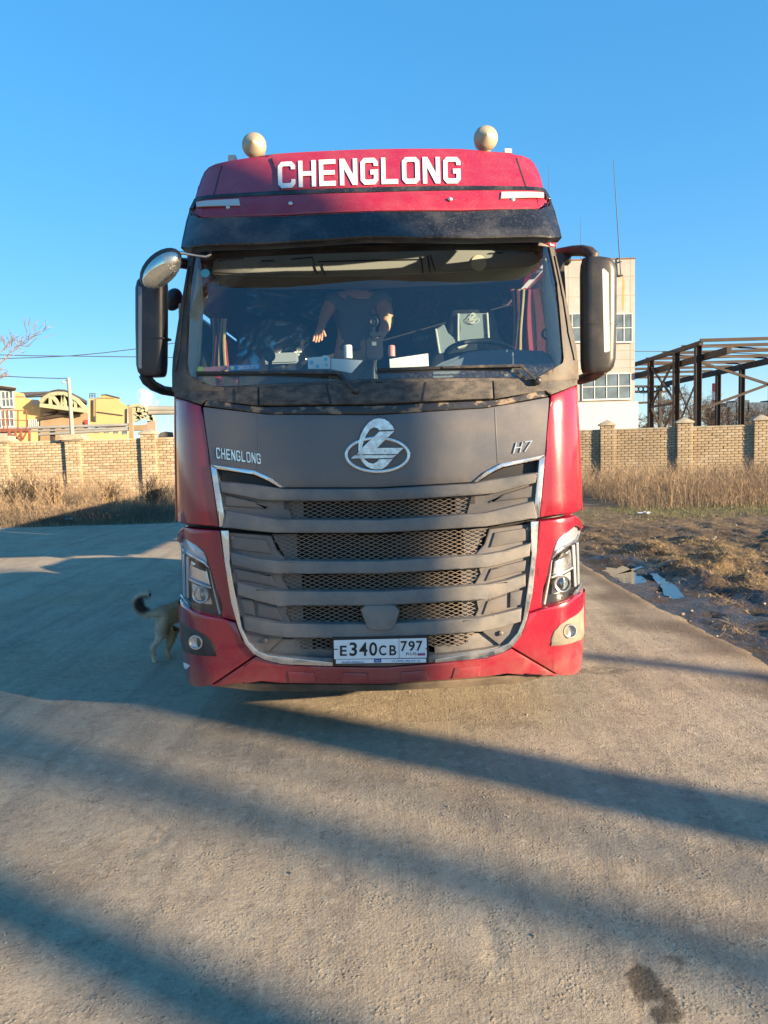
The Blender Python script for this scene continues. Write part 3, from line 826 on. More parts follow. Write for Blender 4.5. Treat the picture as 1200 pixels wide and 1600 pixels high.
place_word('roof_lettering', word('CHENGLONG', .19), surf_quad([(434, 254), (719, 246), (720, 287), (435, 295)], .02), M['white_vinyl'], truck, .003, seat(.0235))
place_word('hood_lettering', word('CHENGLONG', .28, .20), surf_quad([(338, 699), (407, 709), (408, 725), (339, 716)], .012), M['chrome'], truck, .008, seat(.0125))
place_word('model_badge', word('H7', .22, .15, .12), surf_quad([(804, 692), (832, 688), (830, 704), (801, 709)], .012), M['chrome'], truck, .008, seat(.0125))
# emblem: an oval ring with a looping figure across it
def em(pts): return crop(520, 640, 8.571, pts)
def EM(a, b):
    return (520 + a / 8.571, 640 + b / 8.571)
emb_q = []
def emblem(parent, fn, sc, name='emblem'):
    """fn maps (a, b) picture units to a world point; sc = metres per unit"""
    mb = MB(); n = 44; secs = []
    for k in range(n + 1):
        t = 2 * math.pi * k / n
        ring = []
        for j in range(8):
            q = 2 * math.pi * j / 8
            rr = 26 * math.cos(q)
            p = fn(598 + (418 + rr) * math.cos(t), 605 + (224 + rr) * math.sin(t))
            ring.append(p + Vector((0, -(.5 + .5 * math.sin(q)) * 34 * sc, 0)))
        secs.append(ring)
    mb.loft(secs, cap=False)
    def piece(pts, lift):
        a = [fn(*p) + Vector((0, -lift * sc, 0)) for p in pts]
        c = sum(a, Vector()) / len(a)
        bm_ = [p + Vector((0, -14 * sc, 0)) for p in a]
        mb.add(a + bm_, [tuple(range(len(a), 2 * len(a)))] + [(i, (i + 1) % len(a), len(a) + (i + 1) % len(a), len(a) + i) for i in range(len(a))])
    piece([(825, 272), (800, 222), (750, 165), (690, 130), (620, 118), (550, 130), (480, 175), (420, 250), (375, 340), (347, 440), (344, 540), (355, 620), (390, 690), (440, 750), (500, 785), (570, 800), (660, 795), (725, 750), (800, 662),
           (620, 665), (590, 700), (540, 725), (480, 710), (425, 665), (400, 600), (396, 500), (412, 425), (450, 335), (500, 265), (550, 238), (600, 250), (622, 276)], 30)
    piece([(622, 296), (823, 288), (592, 514), (948, 512), (862, 595), (320, 598), (350, 565), (402, 505)], 40)
    piece([(292, 612), (848, 608), (800, 648), (245, 654)], 42)
    return mb
xe, ze = S(590, 697)
def em_world(a, b):
    x, z = S(*EM(a, b), .012)
    return Vector((x, FS(x, z) - .011, z))
eb = emblem(truck, em_world, 1 / 8.571 / 1150 * 4.15)
bm = bmesh.new(); me = bpy.data.meshes.new('x'); me.from_pydata(eb.v, [], eb.f); bm.from_mesh(me)
bmesh.ops.triangulate(bm, faces=[f for f in bm.faces if len(f.verts) > 4]); bmesh.ops.recalc_face_normals(bm, faces=bm.faces[:])
link_bm('oval_emblem', bm, M['emblem'], truck, ang=R(35))
panel('emblem_base', em([(150, 605), (200, 480), (330, 385), (350, 330), (400, 230), (470, 155), (560, 112), (640, 108), (730, 130), (800, 190), (838, 270), (800, 345), (920, 410), (1010, 500), (1045, 605), (1000, 720), (880, 800), (740, 845), (600, 855), (450, 845), (310, 800), (200, 720)]), M['side'], off=0.014, thick=0.01, bev=0.002)

# number plate
pc = P(594, 1017, Y0 - .055)
plate_pts = [(521, 999), (667, 996), (667, 1033), (522, 1036)]
Yp = Y0 - .050
def PP(px, py): return P(px, py, Yp)
def sheet(name, pts, m, parent, y, thick):
    q = []
    for p in pts:
        v = P(*p, y); q.append(v)
    return MB().prism(q, (0, thick, 0)).build(name, m, parent, bevel=.0)
pf = sheet('plate_frame', [(519, 996.5), (669, 993.5), (670, 1036), (520, 1038.5)], M['black'], truck, Yp, .02)
np_ = sheet('number_plate', [(521.5, 1000.5), (666.5, 997), (666.8, 1027.5), (522.2, 1030)], M['plate'], pf, Yp - .003, .002)
def pl(a, b): return (510 + a / 7.059, 980 + b / 7.059)
Yt = Yp - .0045
def plate_word(txt, box, m, bold=.0, thick=.0006):
    a0, b0, a1, b1 = box; tilt = -0.018
    def c(a, b): return P(*pl(a, b + (a - 600) * tilt * 0.6), Yt)
    return place_word('plate_character', font_word(txt, bold), [c(a0, b0), c(a1, b0), c(a1, b1), c(a0, b1)], m, np_, thick)
for ch, box in (('E', (150, 200, 225, 312)), ('3', (255, 165, 338, 315)), ('4', (362, 165, 452, 315)), ('0', (472, 165, 560, 315)), ('C', (580, 200, 660, 312)), ('B', (695, 200, 772, 312)),
                ('7', (820, 155, 890, 270)), ('9', (905, 155, 975, 268)), ('7', (990, 155, 1060, 268))):
    plate_word(ch, box, M['ink'], .018)
plate_word('RUS', (880, 282, 995, 312), M['ink'])
MB().bar(P(*pl(800, 128), Yt), P(*pl(803, 340), Yt), .0018, .001).build('plate_divider', M['ink'], np_)
for b0, b1, m in ((272, 287, 'white_vinyl'), (287, 300, 'ink_blue'), (300, 313, 'ink_red')):
    sheet('flag_stripe', [pl(1005, b0), pl(1090, b0 - 1), pl(1090, b1 - 1), pl(1005, b1)], M[m], np_, Yt, .001)
fs_ = sheet('plate_frame_strip', [pl(105, 358), pl(1100, 346), pl(1100, 388), pl(105, 402)], M['plate'], pf, Yp - .003, .002)
def strip_word(txt, box):
    a0, b0, a1, b1 = box
    c = lambda a, b: P(*pl(a, b - (a - 600) * .011), Yt)
    place_word('strip_lettering', font_word(txt, .01), [c(a0, b0), c(a1, b0), c(a1, b1), c(a0, b1)], M['ink_blue'], fs_, .0005)
strip_word('truck-china.ru', (170, 368, 410, 392)); strip_word('+7 (495) 266-67-12', (715, 366, 1035, 388))
sheet('strip_badge', [pl(525, 352), pl(605, 351), pl(605, 390), pl(525, 391)], M['ink_blue'], fs_, Yt, .001)
place_word('strip_lettering', font_word('\u041f\u0420\u0421'), [P(*pl(a, b), Yt - .001) for a, b in ((538, 362), (592, 361), (592, 380), (538, 381))], M['plate'], fs_, .0004)
for a, b in ((80, 245), (1095, 235)):
    MB().bar(P(*pl(a, b), Yp - .006), P(*pl(a + 45, b - 3 if a < 500 else b + 6), Yp - .006), .004, .004).build('plate_tie', M['ink'], pf)

# ---- mirrors
M['mirror_dusty'] = mat('mirror_shell_dusty', (0.02, 0.02, 0.022), 0.38, dust=0.16, dscale=5, dlo=.45, dhi=.8, film=.01, speck=.05)
def rrect(c, w, d, z, r=.35, n=5):
    pts = []
    for k, (sx, sy) in enumerate(((1, 1), (-1, 1), (-1, -1), (1, -1))):
        for j in range(n):
            a = math.pi / 2 * (k + j / (n - 1))
            rr = min(w, d) / 2 * r * 2
            rr = min(w, d) * .42
            pts.append(Vector((c.x + sx * (w / 2 - rr) + rr * math.cos(a), c.y + sy * (d / 2 - rr) + rr * math.sin(a), z)))
    return pts
def main_mirror(pxl, pxr, pt, pb, split, Y, s):
    cx = (pxl + pxr) / 2
    top = P(cx, pt, Y); bot = P(cx, pb, Y); w = (pxr - pxl) / 1150 * Y; d = .13
    prof = [(0, .60, -.01 * s), (.012, .78, 0), (.05, .93, 0), (.12, 1, 0), (.5, 1.0, 0), (.88, .97, 0), (.95, .9, 0), (.985, .78, 0), (1.0, .62, 0)]
    secs = []
    for t, k, dx in prof:
        c = top.lerp(bot, t); c.x += dx - (1 - k) * w * .25 * s
        secs.append(rrect(c, w * k, d * (0.55 + .45 * k), c.z))
    h = MB().loft(secs).build('mirror', M['mirror_black' if s < 0 else 'mirror_dusty'], truck, ang=R(60))
    zs = P(cx, split, Y).z
    MB().loft([rrect(Vector((top.x, Y, 0)), w * 1.004, d * 1.01, zs + .003), rrect(Vector((top.x, Y, 0)), w * 1.004, d * 1.01, zs - .003)]).build('mirror_joint', M['black'], h, ang=R(60))
    return h, top, bot, w
Ym = 4.48
h, t_, b_, w = main_mirror(213.5, 261, 432, 589, 531, Ym, -1)
def strip_on(h, pts, m, Y):
    q = [P(*p, Y) for p in pts]
    MB().prism(q, (0, .02, 0)).build('mirror_reflector', m, h, bevel=.004)
M['refl_blue'] = mat('mirror_trim_clear', (0.17, 0.21, 0.25), 0.35, film=0.1)
strip_on(h, [(215.5, 446), (223, 448), (222, 574), (219, 577), (215, 573)], M['refl_blue'], Ym - .066)
h2, t2, b2, w2 = main_mirror(907.5, 961.5, 404, 583, 509, Ym, 1)
strip_on(h2, [(940, 420), (944, 418), (952, 426), (954, 549), (948, 551.5), (943, 551)], M['lamp_white'], Ym - .066)
def pt(px, py, Y): return P(px, py, Y)
MB().tube([pt(226, 586, 4.48), pt(230, 594, 4.5), pt(240, 603, 4.54), pt(255, 610, 4.6), pt(275, 613, 4.7)], [.036, .036, .032, .029, .03], 12).build('mirror_arm', M['visor'], truck)
MB().tube([pt(246, 440, 4.52), pt(250, 415, 4.55), pt(270, 410, 4.62), pt(292, 412, 4.72)], [.03, .03, .03, .035], 12).build('mirror_arm', M['visor'], truck)
MB().tube([pt(925, 408, 4.48), pt(927, 400, 4.48), pt(921, 394, 4.5), pt(910, 391.5, 4.54), pt(895, 392, 4.62), pt(870, 397, 4.75)], [.036, .036, .035, .033, .032, .034], 12).build('mirror_arm', M['pillar'], truck)
MB().tube([pt(948, 566, 4.48), pt(940, 578, 4.48), pt(928, 586, 4.52), pt(905, 594, 4.66)], [.040, .040, .034, .03], 12).build('mirror_arm', M['pillar'], truck)
MB().lathe(pt(880, 406, 4.66), (1, 0, 0), [(-.05, .035), (.03, .035), (.045, .02), (.046, 0)], 14).build('arm_pivot', M['black'], truck)
# round kerb mirror at the photo's left, on a bent rod from the roof edge
c = P(251, 420, 4.22); ax = (P(274, 396, 4.22) - P(224, 442, 4.22)).normalized()
nrm = Vector((.25, -.85, -.45)).normalized(); v3 = ax.cross(nrm).normalized(); nrm = v3.cross(ax)
rot = Matrix((ax, v3, nrm)).transposed()
rm = MB().ell(c + Vector((-.004, .02, .008)), (.140, .082, .050), rot, 24, 14).build('kerb_mirror', M['mirror_black'], truck)
MB().ell(c + nrm * .014 + v3 * .008, (.130, .072, .045), rot, 24, 14).build('mirror_glass', mat('kerb_mirror_glass', (0.72, 0.70, 0.62), 0.06, metal=1.0, dust=0.5, dscale=12, dlo=.42, dhi=.7), rm)
MB().tube([pt(266, 396, 4.24), pt(284, 395, 4.26), pt(308, 399, 4.28), pt(322, 401, 4.27), pt(328, 398, 4.28), pt(330, 391, 4.34)], [.012, .010, .009, .009, .009, .009], 10).build('kerb_mirror_rod', M['chrome'], truck)
mb = MB().ell(P(271, 468, 4.9), (.055, .06, .075), Matrix.Rotation(R(25), 3, 'Y'), 16, 10)
ms = mb.build('side_mirror', M['mirror_black'], truck)

# ---- roof horns and small roof lamps
for px, py, Y in ((397, 227, 4.85), (759, 216, 4.85)):
    c = P(px, py, Y)
    h = MB().lathe(c, (0, -1, 0), [(-.42, .012), (-.2, .02), (-.10, .045), (-.06, .066), (-.02, .075), (0, .0765), (.012, .075), (.03, .055), (.05, .026), (.062, .006), (.064, 0)], 30).build('roof_horn', M['horn'], truck, ang=R(60))
    MB().bb((c.x - .03, Y + .0, c.z - .16), (c.x + .03, Y + .10, c.z - .062)).build('horn_foot', M['horn'], h, bevel=.005)
for px, py in ((363, 247), (793, 237)):
    c = P(px, py, 4.95)
    MB().bb((c.x - .025, 4.93, c.z - .05), (c.x + .025, 5.0, c.z + .014)).build('roof_bracket', M['lamp_white'], truck, bevel=.004)

# ---- cab shell: sides with window openings, roof, floor, back
def sidew(s, poly, name, m, t=.05, inset=0.0):
    o = [Vector((s * (1.215 - inset) * wz(z), y, z)) for y, z in poly]
    i = [p - Vector((s * t, 0, 0)) for p in o]; n = len(o)
    return MB().add(o + i, [tuple(range(n)), tuple(range(n, 2 * n))] + [(k, (k + 1) % n, n + (k + 1) % n, n + k) for k in range(n)]).build(name, m, truck, bevel=.004)
for s in (-1, 1):
    wt = 2.60 if s < 0 else 2.84
    sidew(s, [(4.62, .95), (6.35, .95), (6.35, 2.05), (4.62, 2.05)], 'door', M['red'])
    sidew(s, [(4.62, 2.052), (4.70, 2.052), (4.80, wt), (4.62, wt)], 'door_window_post', M['int_beige' if s < 0 else 'pillar'])
    sidew(s, [(5.62, 2.052), (6.35, 2.052), (6.35, wt), (5.62, wt)], 'cab_side', M['red'])
    sidew(s, [(4.62, wt + .002), (6.35, wt + .002), (6.35, 3.45), (4.9, 3.45), (4.75, 3.1)], 'upper_cab_side', M['red'], inset=.06)
    sidew(s, [(4.70, 2.052), (5.62, 2.052), (5.62, wt), (4.80, wt)], 'door_glass', M['sideglass'], t=.006, inset=.02)
    # beige pillar lining beside the windscreen
    q = [P(*p, 4.62 + .0) for p in ((299, 412), (312, 420), (316, 470), (311, 560), (300, 596), (288, 590), (284, 560), (290, 480))]
    q = [Vector((v.x * (-s if s > 0 else 1) if False else (v.x if s < 0 else -v.x), v.y, v.z)) for v in q]
    MB().prism(q, (0, .05, 0)).build('pillar_lining', M['int_beige'], truck, bevel=.01)
MB().bb((-.98, 4.95, 3.38), (.98, 6.35, 3.48)).build('cab_roof', M['red'], truck, bevel=.02)
MB().bb((-1.16, 6.30, .95), (1.16, 6.36, 3.4)).build('cab_back', M['int_dark'], truck)
MB().bb((-1.16, 4.62, 1.30), (1.16, 6.3, 1.36)).build('cab_floor', M['int_dark'], truck)
MB().bb((-1.10, 5.65, 1.36), (1.10, 6.28, 2.0)).build('bunk', M['int_dark'], truck, bevel=.03)

# ---- interior
Yd = 4.75
dash = MB()
def dsec(z, y, w=1.10): return [(-w, y, z), (w, y, z)]
secs = []
for y, z in ((4.36, 1.40), (4.36, 2.055), (4.45, 2.075), (4.62, 2.10), (4.74, 2.10), (4.80, 2.02), (4.82, 1.5)):
    secs.append((y, z))
V = []; Fc = []
nx = 12
for i in range(nx + 1):
    x = -1.08 + 2.16 * i / nx
    dy = 0.07 * (x / 1.08) ** 2 + .04
    for y, z in secs: V.append((x, y + dy, z))
m_ = len(secs)
for i in range(nx):
    for j in range(m_ - 1): Fc.append((i * m_ + j, (i + 1) * m_ + j, (i + 1) * m_ + j + 1, i * m_ + j + 1))
MB().add(V, Fc).build('dashboard', mat('dashboard_plastic', (0.055, 0.062, 0.072), 0.6, dust=0.3, dscale=5, film=.06, dcol=(.2, .2, .2)), truck, ang=R(60))
bq = [P(*p, 4.66) for p in ((672, 577), (690, 566), (735, 549), (790, 545), (855, 548), (868, 560), (872, 585), (672, 590))]
MB().prism(bq, (0, .16, 0)).build('instrument_hood', mat('instrument_hood_plastic', (0.10, 0.14, 0.18), 0.55, speck=0.2, film=.05), truck, bevel=.02)
# steering wheel
c = P(752, 556, 4.93); wr = .235; pts = []
tilt = Matrix.Rotation(R(-58), 3, 'X')
ring = [c + tilt @ Vector((wr * math.cos(2 * math.pi * k / 32), 0, wr * math.sin(2 * math.pi * k / 32))) for k in range(33)]
sw = MB().tube(ring, .017, 8, cap=False)
sw.tube([c + tilt @ Vector((-wr, 0, 0)), c, c + tilt @ Vector((wr, 0, 0))], [.016, .045, .016], 8)
sw.tube([c, c + tilt @ Vector((0, -.35, 0)) * -1], .03, 8)
sw.build('steering_wheel', M['seat'], truck, ang=R(60))
# overhead shelf with lockers
ov = MB()
shf = [P(*p, 4.85) for p in ((330, 428), (334, 404), (420, 397), (583, 391), (748, 388), (838, 393), (846, 408), (826, 416), (740, 423), (583, 431), (420, 432))]
oh = MB().prism(shf, (0, .40, 0)).build('overhead_shelf', M['int_grey'], truck, bevel=.012)
def oseam(a, b, w=.008):
    MB().bar(P(*a, 4.846), P(*b, 4.846), w, .006).build('locker_seam', M['black'], oh)
for a, b in (((340, 407), (380, 404)), ((455, 405), (488, 402)), ((488, 402), (496, 429)), ((503, 413), (508, 431)), ((658, 401), (661, 427)), ((668, 400), (672, 426)), ((672, 398), (680, 423)), ((408, 408), (428, 407.5)), ((764, 396), (786, 395)), ((496, 409), (660, 405))):
    oseam(a, b)
MB().lathe(P(748, 411, 4.845), (0, -1, 0), [(0, .05), (.004, .05), (.006, 0)], 20).build('map_lamp', M['int_beige'], oh).scale = (1, 1, 1)
MB().prism([P(*p, 5.3) for p in ((320, 424), (583, 420), (850, 414), (850, 424), (700, 440), (583, 444), (440, 442), (320, 440))], (0, .25, 0)).build('upper_bunk', M['int_dark'], truck, bevel=.02)
# seats
def seat_back(cx, w, ytop, Y, name, passenger=False):
    root = MB()
    top = P(cx, ytop, Y); w2 = w / 2
    zs = top.z
    secs = []
    for t, k, d in ((0, .52, .08), (.04, .62, .11), (.12, .70, .13), (.22, .78, .14), (.34, 1.15, .16), (.5, 1.32, .17), (.9, 1.30, .17), (1.0, 1.25, .17)):
        z = zs - t * .95
        secs.append(rrect(Vector((top.x, Y + .25 - .12 * (1 - t), z)), w * k, d, z))
    st = MB().loft(secs).build(name, M['seat'], truck, ang=R(60))
    return st, top
sd, tp = seat_back(739, .56, 480, 5.45, 'driver_seat')
ys = 5.50
MB().prism([P(*p, ys) for p in ((716, 490), (764, 489), (764, 529), (716, 534), (718, 512))], (0, .03, 0)).build('seat_centre_panel', M['seat_grey'], sd, bevel=.008)
MB().prism([P(*p, ys - .005) for p in ((682, 514), (694, 506), (700, 520), (715, 533), (706, 545), (687, 553))], (0, .03, 0)).build('seat_bolster', M['seat_grey'], sd, bevel=.006)
for a, b in (((716, 490), (716, 533)), ((761, 489), (763.5, 528)), ((681, 514), (687, 552))):
    MB().tube([P(*a, ys - .01), P(*b, ys - .01)], .008, 6).build('seat_piping', M['seat_pipe'], sd)
def em_seat(a, b):
    return P(739 + (a - 598) / 447 * 10.5, 499 + (b - 560) / 447 * 10.5, ys - .012)
e2 = emblem(sd, em_seat, 1 / 447 * 10.5 / 1150 * 5.5 * .3)
bm = bmesh.new(); me = bpy.data.meshes.new('x2'); me.from_pydata(e2.v, [], e2.f); bm.from_mesh(me)
bmesh.ops.triangulate(bm, faces=[f for f in bm.faces if len(f.verts) > 4])
link_bm('seat_emblem', bm, M['seat_pipe'], sd)
MB().prism([P(*p, 5.25) for p in ((711, 540), (716, 537), (733, 536), (728, 541), (716, 545))], (0, .1, 0)).build('head_cloth', M['seat_pipe'], sd, bevel=.004)
sp, tp = seat_back(438, .56, 492, 5.45, 'passenger_seat')
MB().prism([P(*p, 5.28) for p in ((413, 552), (465, 550), (466, 567), (412, 569))], (0, .03, 0)).build('seat_label_panel', M['seat_grey'], sp, bevel=.01)
# crumpled film over the passenger seat
gx, gy = 30, 26; V = []; Fc = []
for j in range(gy + 1):
    for i in range(gx + 1):
        u = i / gx; v = j / gy
        px = 372 + (490 - 372) * u + 6 * (v - .5) * (u - .5) * 6; py = 498 + 80 * v + 20 * abs(u - .45) * (1 - v)
        y = 5.33 + .06 * noise.noise(Vector((u * 5 + v * 2, v * 2, 3))) + .02 * noise.noise(Vector((u * 13 + v * 3, v * 3, 8))) + .25 * (u - .5) ** 2
        V.append(P(px, py, y))
for j in range(gy):
    for i in range(gx): Fc.append((j * (gx + 1) + i, j * (gx + 1) + i + 1, (j + 1) * (gx + 1) + i + 1, (j + 1) * (gx + 1) + i))
MB().add(V, Fc).build('seat_film', M['plastic_wrap'], sp, ang=R(25))
V = []; Fc = []
for j in range(16):
    for i in range(31):
        u = i / 30; v = j / 15
        px = 385 + 130 * u; py = 446 + 46 * v + 10 * u
        V.append(P(px, py, 5.75 + .05 * noise.noise(Vector((u * 3, v * 9 + u * 2, 1)))))
for j in range(15):
    for i in range(30): Fc.append((j * 31 + i, j * 31 + i + 1, (j + 1) * 31 + i + 1, (j + 1) * 31 + i))
MB().add(V, Fc).build('bunk_film', M['plastic_wrap'], truck, ang=R(25))
MB().lathe(P(656, 528, 5.0), (0, -1, 0), [(0, .05), (.02, .05), (.03, .042), (.012, .03), (.018, .012), (.02, 0)], 22).build('dash_speaker', M['black'], truck)
MB().tube([P(311, 542, 4.9), P(318, 550, 4.9), P(324, 562, 4.88), P(328, 578, 4.86)], .014, 8).build('grab_handle', M['black'], truck)
hs_ = MB().lathe(P(855, 522, 4.95), (0, -1, 0), [(0, .04), (.02, .04), (.028, .03), (.012, .02), (.015, 0)], 18)
hs_.build('tweeter', M['black'], truck)

# ---- chassis and wheels behind the bumper
for x in (-.42, .42):
    MB().bb((x - .045, 4.5, .78), (x + .045, 9.5, 1.04)).build('chassis_rail', M['chassis'], truck)
MB().bb((-1.1, 4.55, .55), (1.1, 4.62, 1.3)).build('bumper_beam', M['chassis'], truck)
def wheel(x, y, r=.51, w=.30):
    s = 1 if x > 0 else -1
    t = MB().lathe((x - s * w / 2, y, r), (s, 0, 0), [(0, .30), (0, r - .05), (.03, r - .01), (.06, r), (w - .06, r), (w - .03, r - .01), (w, r - .05), (w, .30), (w - .05, .28), (0, .28)], 36).build('wheel', M['rubber'], truck)
    MB().lathe((x - s * w / 2, y, r), (s, 0, 0), [(.02, .285), (w - .02, .285), (w - .05, .25), (w - .12, .20), (w - .10, .12), (w - .02, .10), (w - .01, 0)], 28).build('rim', M['silver'], t)
for s in (-1, 1):
    wheel(s * 1.04, 5.78)
    wheel(s * 1.06, 8.95); wheel(s * .73, 8.95)
    (MB().bb((.66, 6.50, .34), (1.22, 8.25, 1.10)).build('fuel_tank', M['silver'], truck, bevel=.05) if s > 0 else MB().bb((-1.22, 6.50, .34), (-.62, 8.25, 1.10)).build('battery_box', M['chassis'], truck, bevel=.03))
    MB().bb((s * 1.2 - .03, 4.75, .30), (s * 1.2 + .03, 5.2, .95)).build('entry_step', M['chassis'], truck, bevel=.01)
    MB().tube([(s * 1.05, 5.78 + .62 * math.cos(a), .51 + .62 * math.sin(a)) for a in [math.pi * k / 10 for k in range(11)]], .05, 8).build('wheel_arch', M['chassis'], truck)
MB().bb((-.5, 8.5, 1.04), (.5, 9.4, 1.16)).build('fifth_wheel', M['chassis'], truck)

# ---- unseen flatbed trailer behind the cab, side boards added to lengthen its shadow
trailer = empty('flatbed_trailer', (0, 12, 0), 'unseen dark flatbed trailer coupled behind the red truck, side boards added for its shadow', 'trailer')
MB().bb((-1.24, 9.3, 1.30), (1.24, 20.2, 1.48)).build('deck', M['chassis'], trailer, bevel=.01)
for s in (-1, 1):
    for k in range(4):
        MB().bb((s * 1.215 - .025, 10.05 + k * 2.54, 1.485), (s * 1.215 + .025, 12.54 + k * 2.54, 1.95)).build('shadow_board', M['chassis'], trailer, bevel=.01)
for x in (-.5, .5):
    MB().bb((x - .06, 9.4, 1.18), (x + .06, 20, 1.295)).build('beam', M['chassis'], trailer)
def twheel(x, y, r=.5, w=.32):
    s = 1 if x > 0 else -1
    t = MB().lathe((x - s * w / 2, y, r), (s, 0, 0), [(0, .28), (0, r - .04), (.04, r), (w - .04, r), (w, r - .04), (w, .28)], 28).build('wheel', M['rubber'], trailer)
    MB().lathe((x - s * w / 2, y, r), (s, 0, 0), [(.02, .28), (w - .04, .28), (w - .10, .2), (w - .04, .1), (w - .03, 0)], 24).build('rim', M['silver'], t)
for y in (15.4, 16.7, 18.0):
    for s in (-1, 1): twheel(s * 1.05, y)
for s in (-1, 1):
    MB().bb((s * .95 - .06, 12.4, .02), (s * .95 + .06, 12.55, 1.295)).build('support_leg', M['chassis'], trailer)
# ------------------------------------------------------------------ people and animals: skinned figures
def skin_figure(name, joints, edges, root, m, parent=None, sub=2, smooth=True):
    names = list(joints); idx = {n: i for i, n in enumerate(names)}
    off = origin(parent) if parent is not None else Vector((0, 0, 0))
    me = bpy.data.meshes.new(name)
    me.from_pydata([Vector(joints[n][0]) - off for n in names], [(idx[a], idx[b]) for a, b in edges], [])
    o = bpy.data.objects.new(name, me); COL.objects.link(o)
    sk = o.modifiers.new('skin', 'SKIN'); sk.use_smooth_shade = True; sk.branch_smoothing = 0.6
    sb = o.modifiers.new('sub', 'SUBSURF'); sb.levels = sub; sb.render_levels = sub
    lay = me.skin_vertices[0].data if me.skin_vertices else None
    if lay is None:
        bm = bmesh.new(); bm.from_mesh(me); bm.verts.layers.skin.verify(); bm.to_mesh(me); bm.free()
        lay = me.skin_vertices[0].data
    for n in names:
        r = joints[n][1]
        lay[idx[n]].radius = r if isinstance(r, tuple) else (r, r)
        lay[idx[n]].use_root = (n == root)
    dg = bpy.context.evaluated_depsgraph_get(); dg.update()
    m2 = bpy.data.meshes.new_from_object(o.evaluated_get(dg))
    bpy.data.objects.remove(o)
    for p in m2.polygons: p.use_smooth = smooth
    m2.materials.clear(); m2.materials.append(m)
    o = bpy.data.objects.new(name, m2); COL.objects.link(o)
    if parent is not None: o.parent = parent
    return o

# ---- the driver, bending between the seats (head up under the bunk)
person = empty('person', P(560, 560, 5.35), 'person in grey T-shirt and khaki trousers bending inside the truck cab behind the windscreen', 'person')
Yb = 5.40
J = {'pelvis': (P(548, 556, 5.5), (.15, .12)), 'waist': (P(550, 522, 5.5), (.14, .11)), 'chest': (P(556, 482, 5.45), (.17, .12)), 'neck': (P(560, 455, 5.36), .06), 'head': (P(560, 432, 5.28), (.085, .095)), 'crown': (P(560, 420, 5.26), .075),
     'shl': (P(522, 466, 5.42), .07), 'ell': (P(508, 492, 5.36), .045), 'wrl': (P(500, 512, 5.26), .030), 'hnl': (P(498, 518, 5.23), (.036, .018)),
     'shr': (P(596, 464, 5.36), .075), 'elr': (P(606, 502, 5.22), .048), 'wrr': (P(594, 528, 5.08), .032), 'hnr': (P(588, 538, 5.05), (.038, .02)),
     'hipl': (P(535, 572, 5.5), .10), 'knl': (P(528, 640, 5.45), .07), 'anl': (P(528, 690, 5.5), .05), 'tol': (P(528, 694, 5.38), .04),
     'hipr': (P(566, 572, 5.5), .10), 'knr': (P(580, 640, 5.45), .07), 'anr': (P(580, 690, 5.5), .05), 'tor': (P(580, 694, 5.38), .04)}
E = [('pelvis', 'waist'), ('waist', 'chest'), ('chest', 'neck'), ('neck', 'head'), ('head', 'crown'), ('chest', 'shl'), ('shl', 'ell'), ('ell', 'wrl'), ('wrl', 'hnl'), ('chest', 'shr'), ('shr', 'elr'), ('elr', 'wrr'), ('wrr', 'hnr'),
     ('pelvis', 'hipl'), ('hipl', 'knl'), ('knl', 'anl'), ('anl', 'tol'), ('pelvis', 'hipr'), ('hipr', 'knr'), ('knr', 'anr'), ('anr', 'tor')]
for tagn, hx, base, d in (('l', -1, J['hnl'][0], Vector((-.01, -.02, -.07))), ('r', 1, J['hnr'][0], Vector((-.03, -.03, -.06)))):
    side = Vector((1, .3, 0)).normalized()
    for k, (w, L) in enumerate(((-.028, .85), (-.009, 1.0), (.010, .95), (.028, .75))):
        a = base + side * w + d * .35; b = a + d * .55 * L; c = b + (d * .4 + Vector((0, -.02, .01))) * L
        J[f'f{tagn}{k}a'] = (a, .0095); J[f'f{tagn}{k}b'] = (b, .009); J[f'f{tagn}{k}c'] = (c, .0075)
        E += [(f'hn{tagn}', f'f{tagn}{k}a'), (f'f{tagn}{k}a', f'f{tagn}{k}b'), (f'f{tagn}{k}b', f'f{tagn}{k}c')]
    a = base + side * (.035 * -hx) + d * .05; b = a + side * (.02 * -hx) + d * .5
    J[f't{tagn}a'] = (a, .011); J[f't{tagn}b'] = (b, .009)
    E += [(f'wr{tagn}', f't{tagn}a'), (f't{tagn}a', f't{tagn}b')]
skin_figure('body', J, E, 'pelvis', M['skin'], person)
def J2(n, k): return (J[n][0], tuple(x * k for x in J[n][1]) if isinstance(J[n][1], tuple) else J[n][1] * k)
T = {n: J2(n, 1.13) for n in ('waist', 'chest', 'shl', 'shr')}
T['hem'] = (J['pelvis'][0], (.175, .145)); T['collar'] = (J['chest'][0].lerp(J['neck'][0], .6), .085)
T['slr'] = (J['shr'][0].lerp(J['elr'][0], .5), .088); T['sll'] = (J['shl'][0].lerp(J['ell'][0], .6), .082); T['shl'] = (J['shl'][0], .095); T['shr'] = (J['shr'][0], .098)
skin_figure('shirt', T, [('hem', 'waist'), ('waist', 'chest'), ('chest', 'collar'), ('chest', 'shl'), ('shl', 'sll'), ('chest', 'shr'), ('shr', 'slr')], 'waist', M['shirt'], person)
T = {n: J2(n, 1.15) for n in ('pelvis', 'hipl', 'hipr', 'knl', 'knr', 'anl', 'anr')}
skin_figure('trousers', T, [('pelvis', 'hipl'), ('hipl', 'knl'), ('knl', 'anl'), ('pelvis', 'hipr'), ('hipr', 'knr'), ('knr', 'anr')], 'pelvis', M['trousers'], person)
hd = J['head'][0]
MB().ell(hd + Vector((0, .03, .05)), (.092, .10, .07)).build('hair', M['hair'], person, ang=R(60))
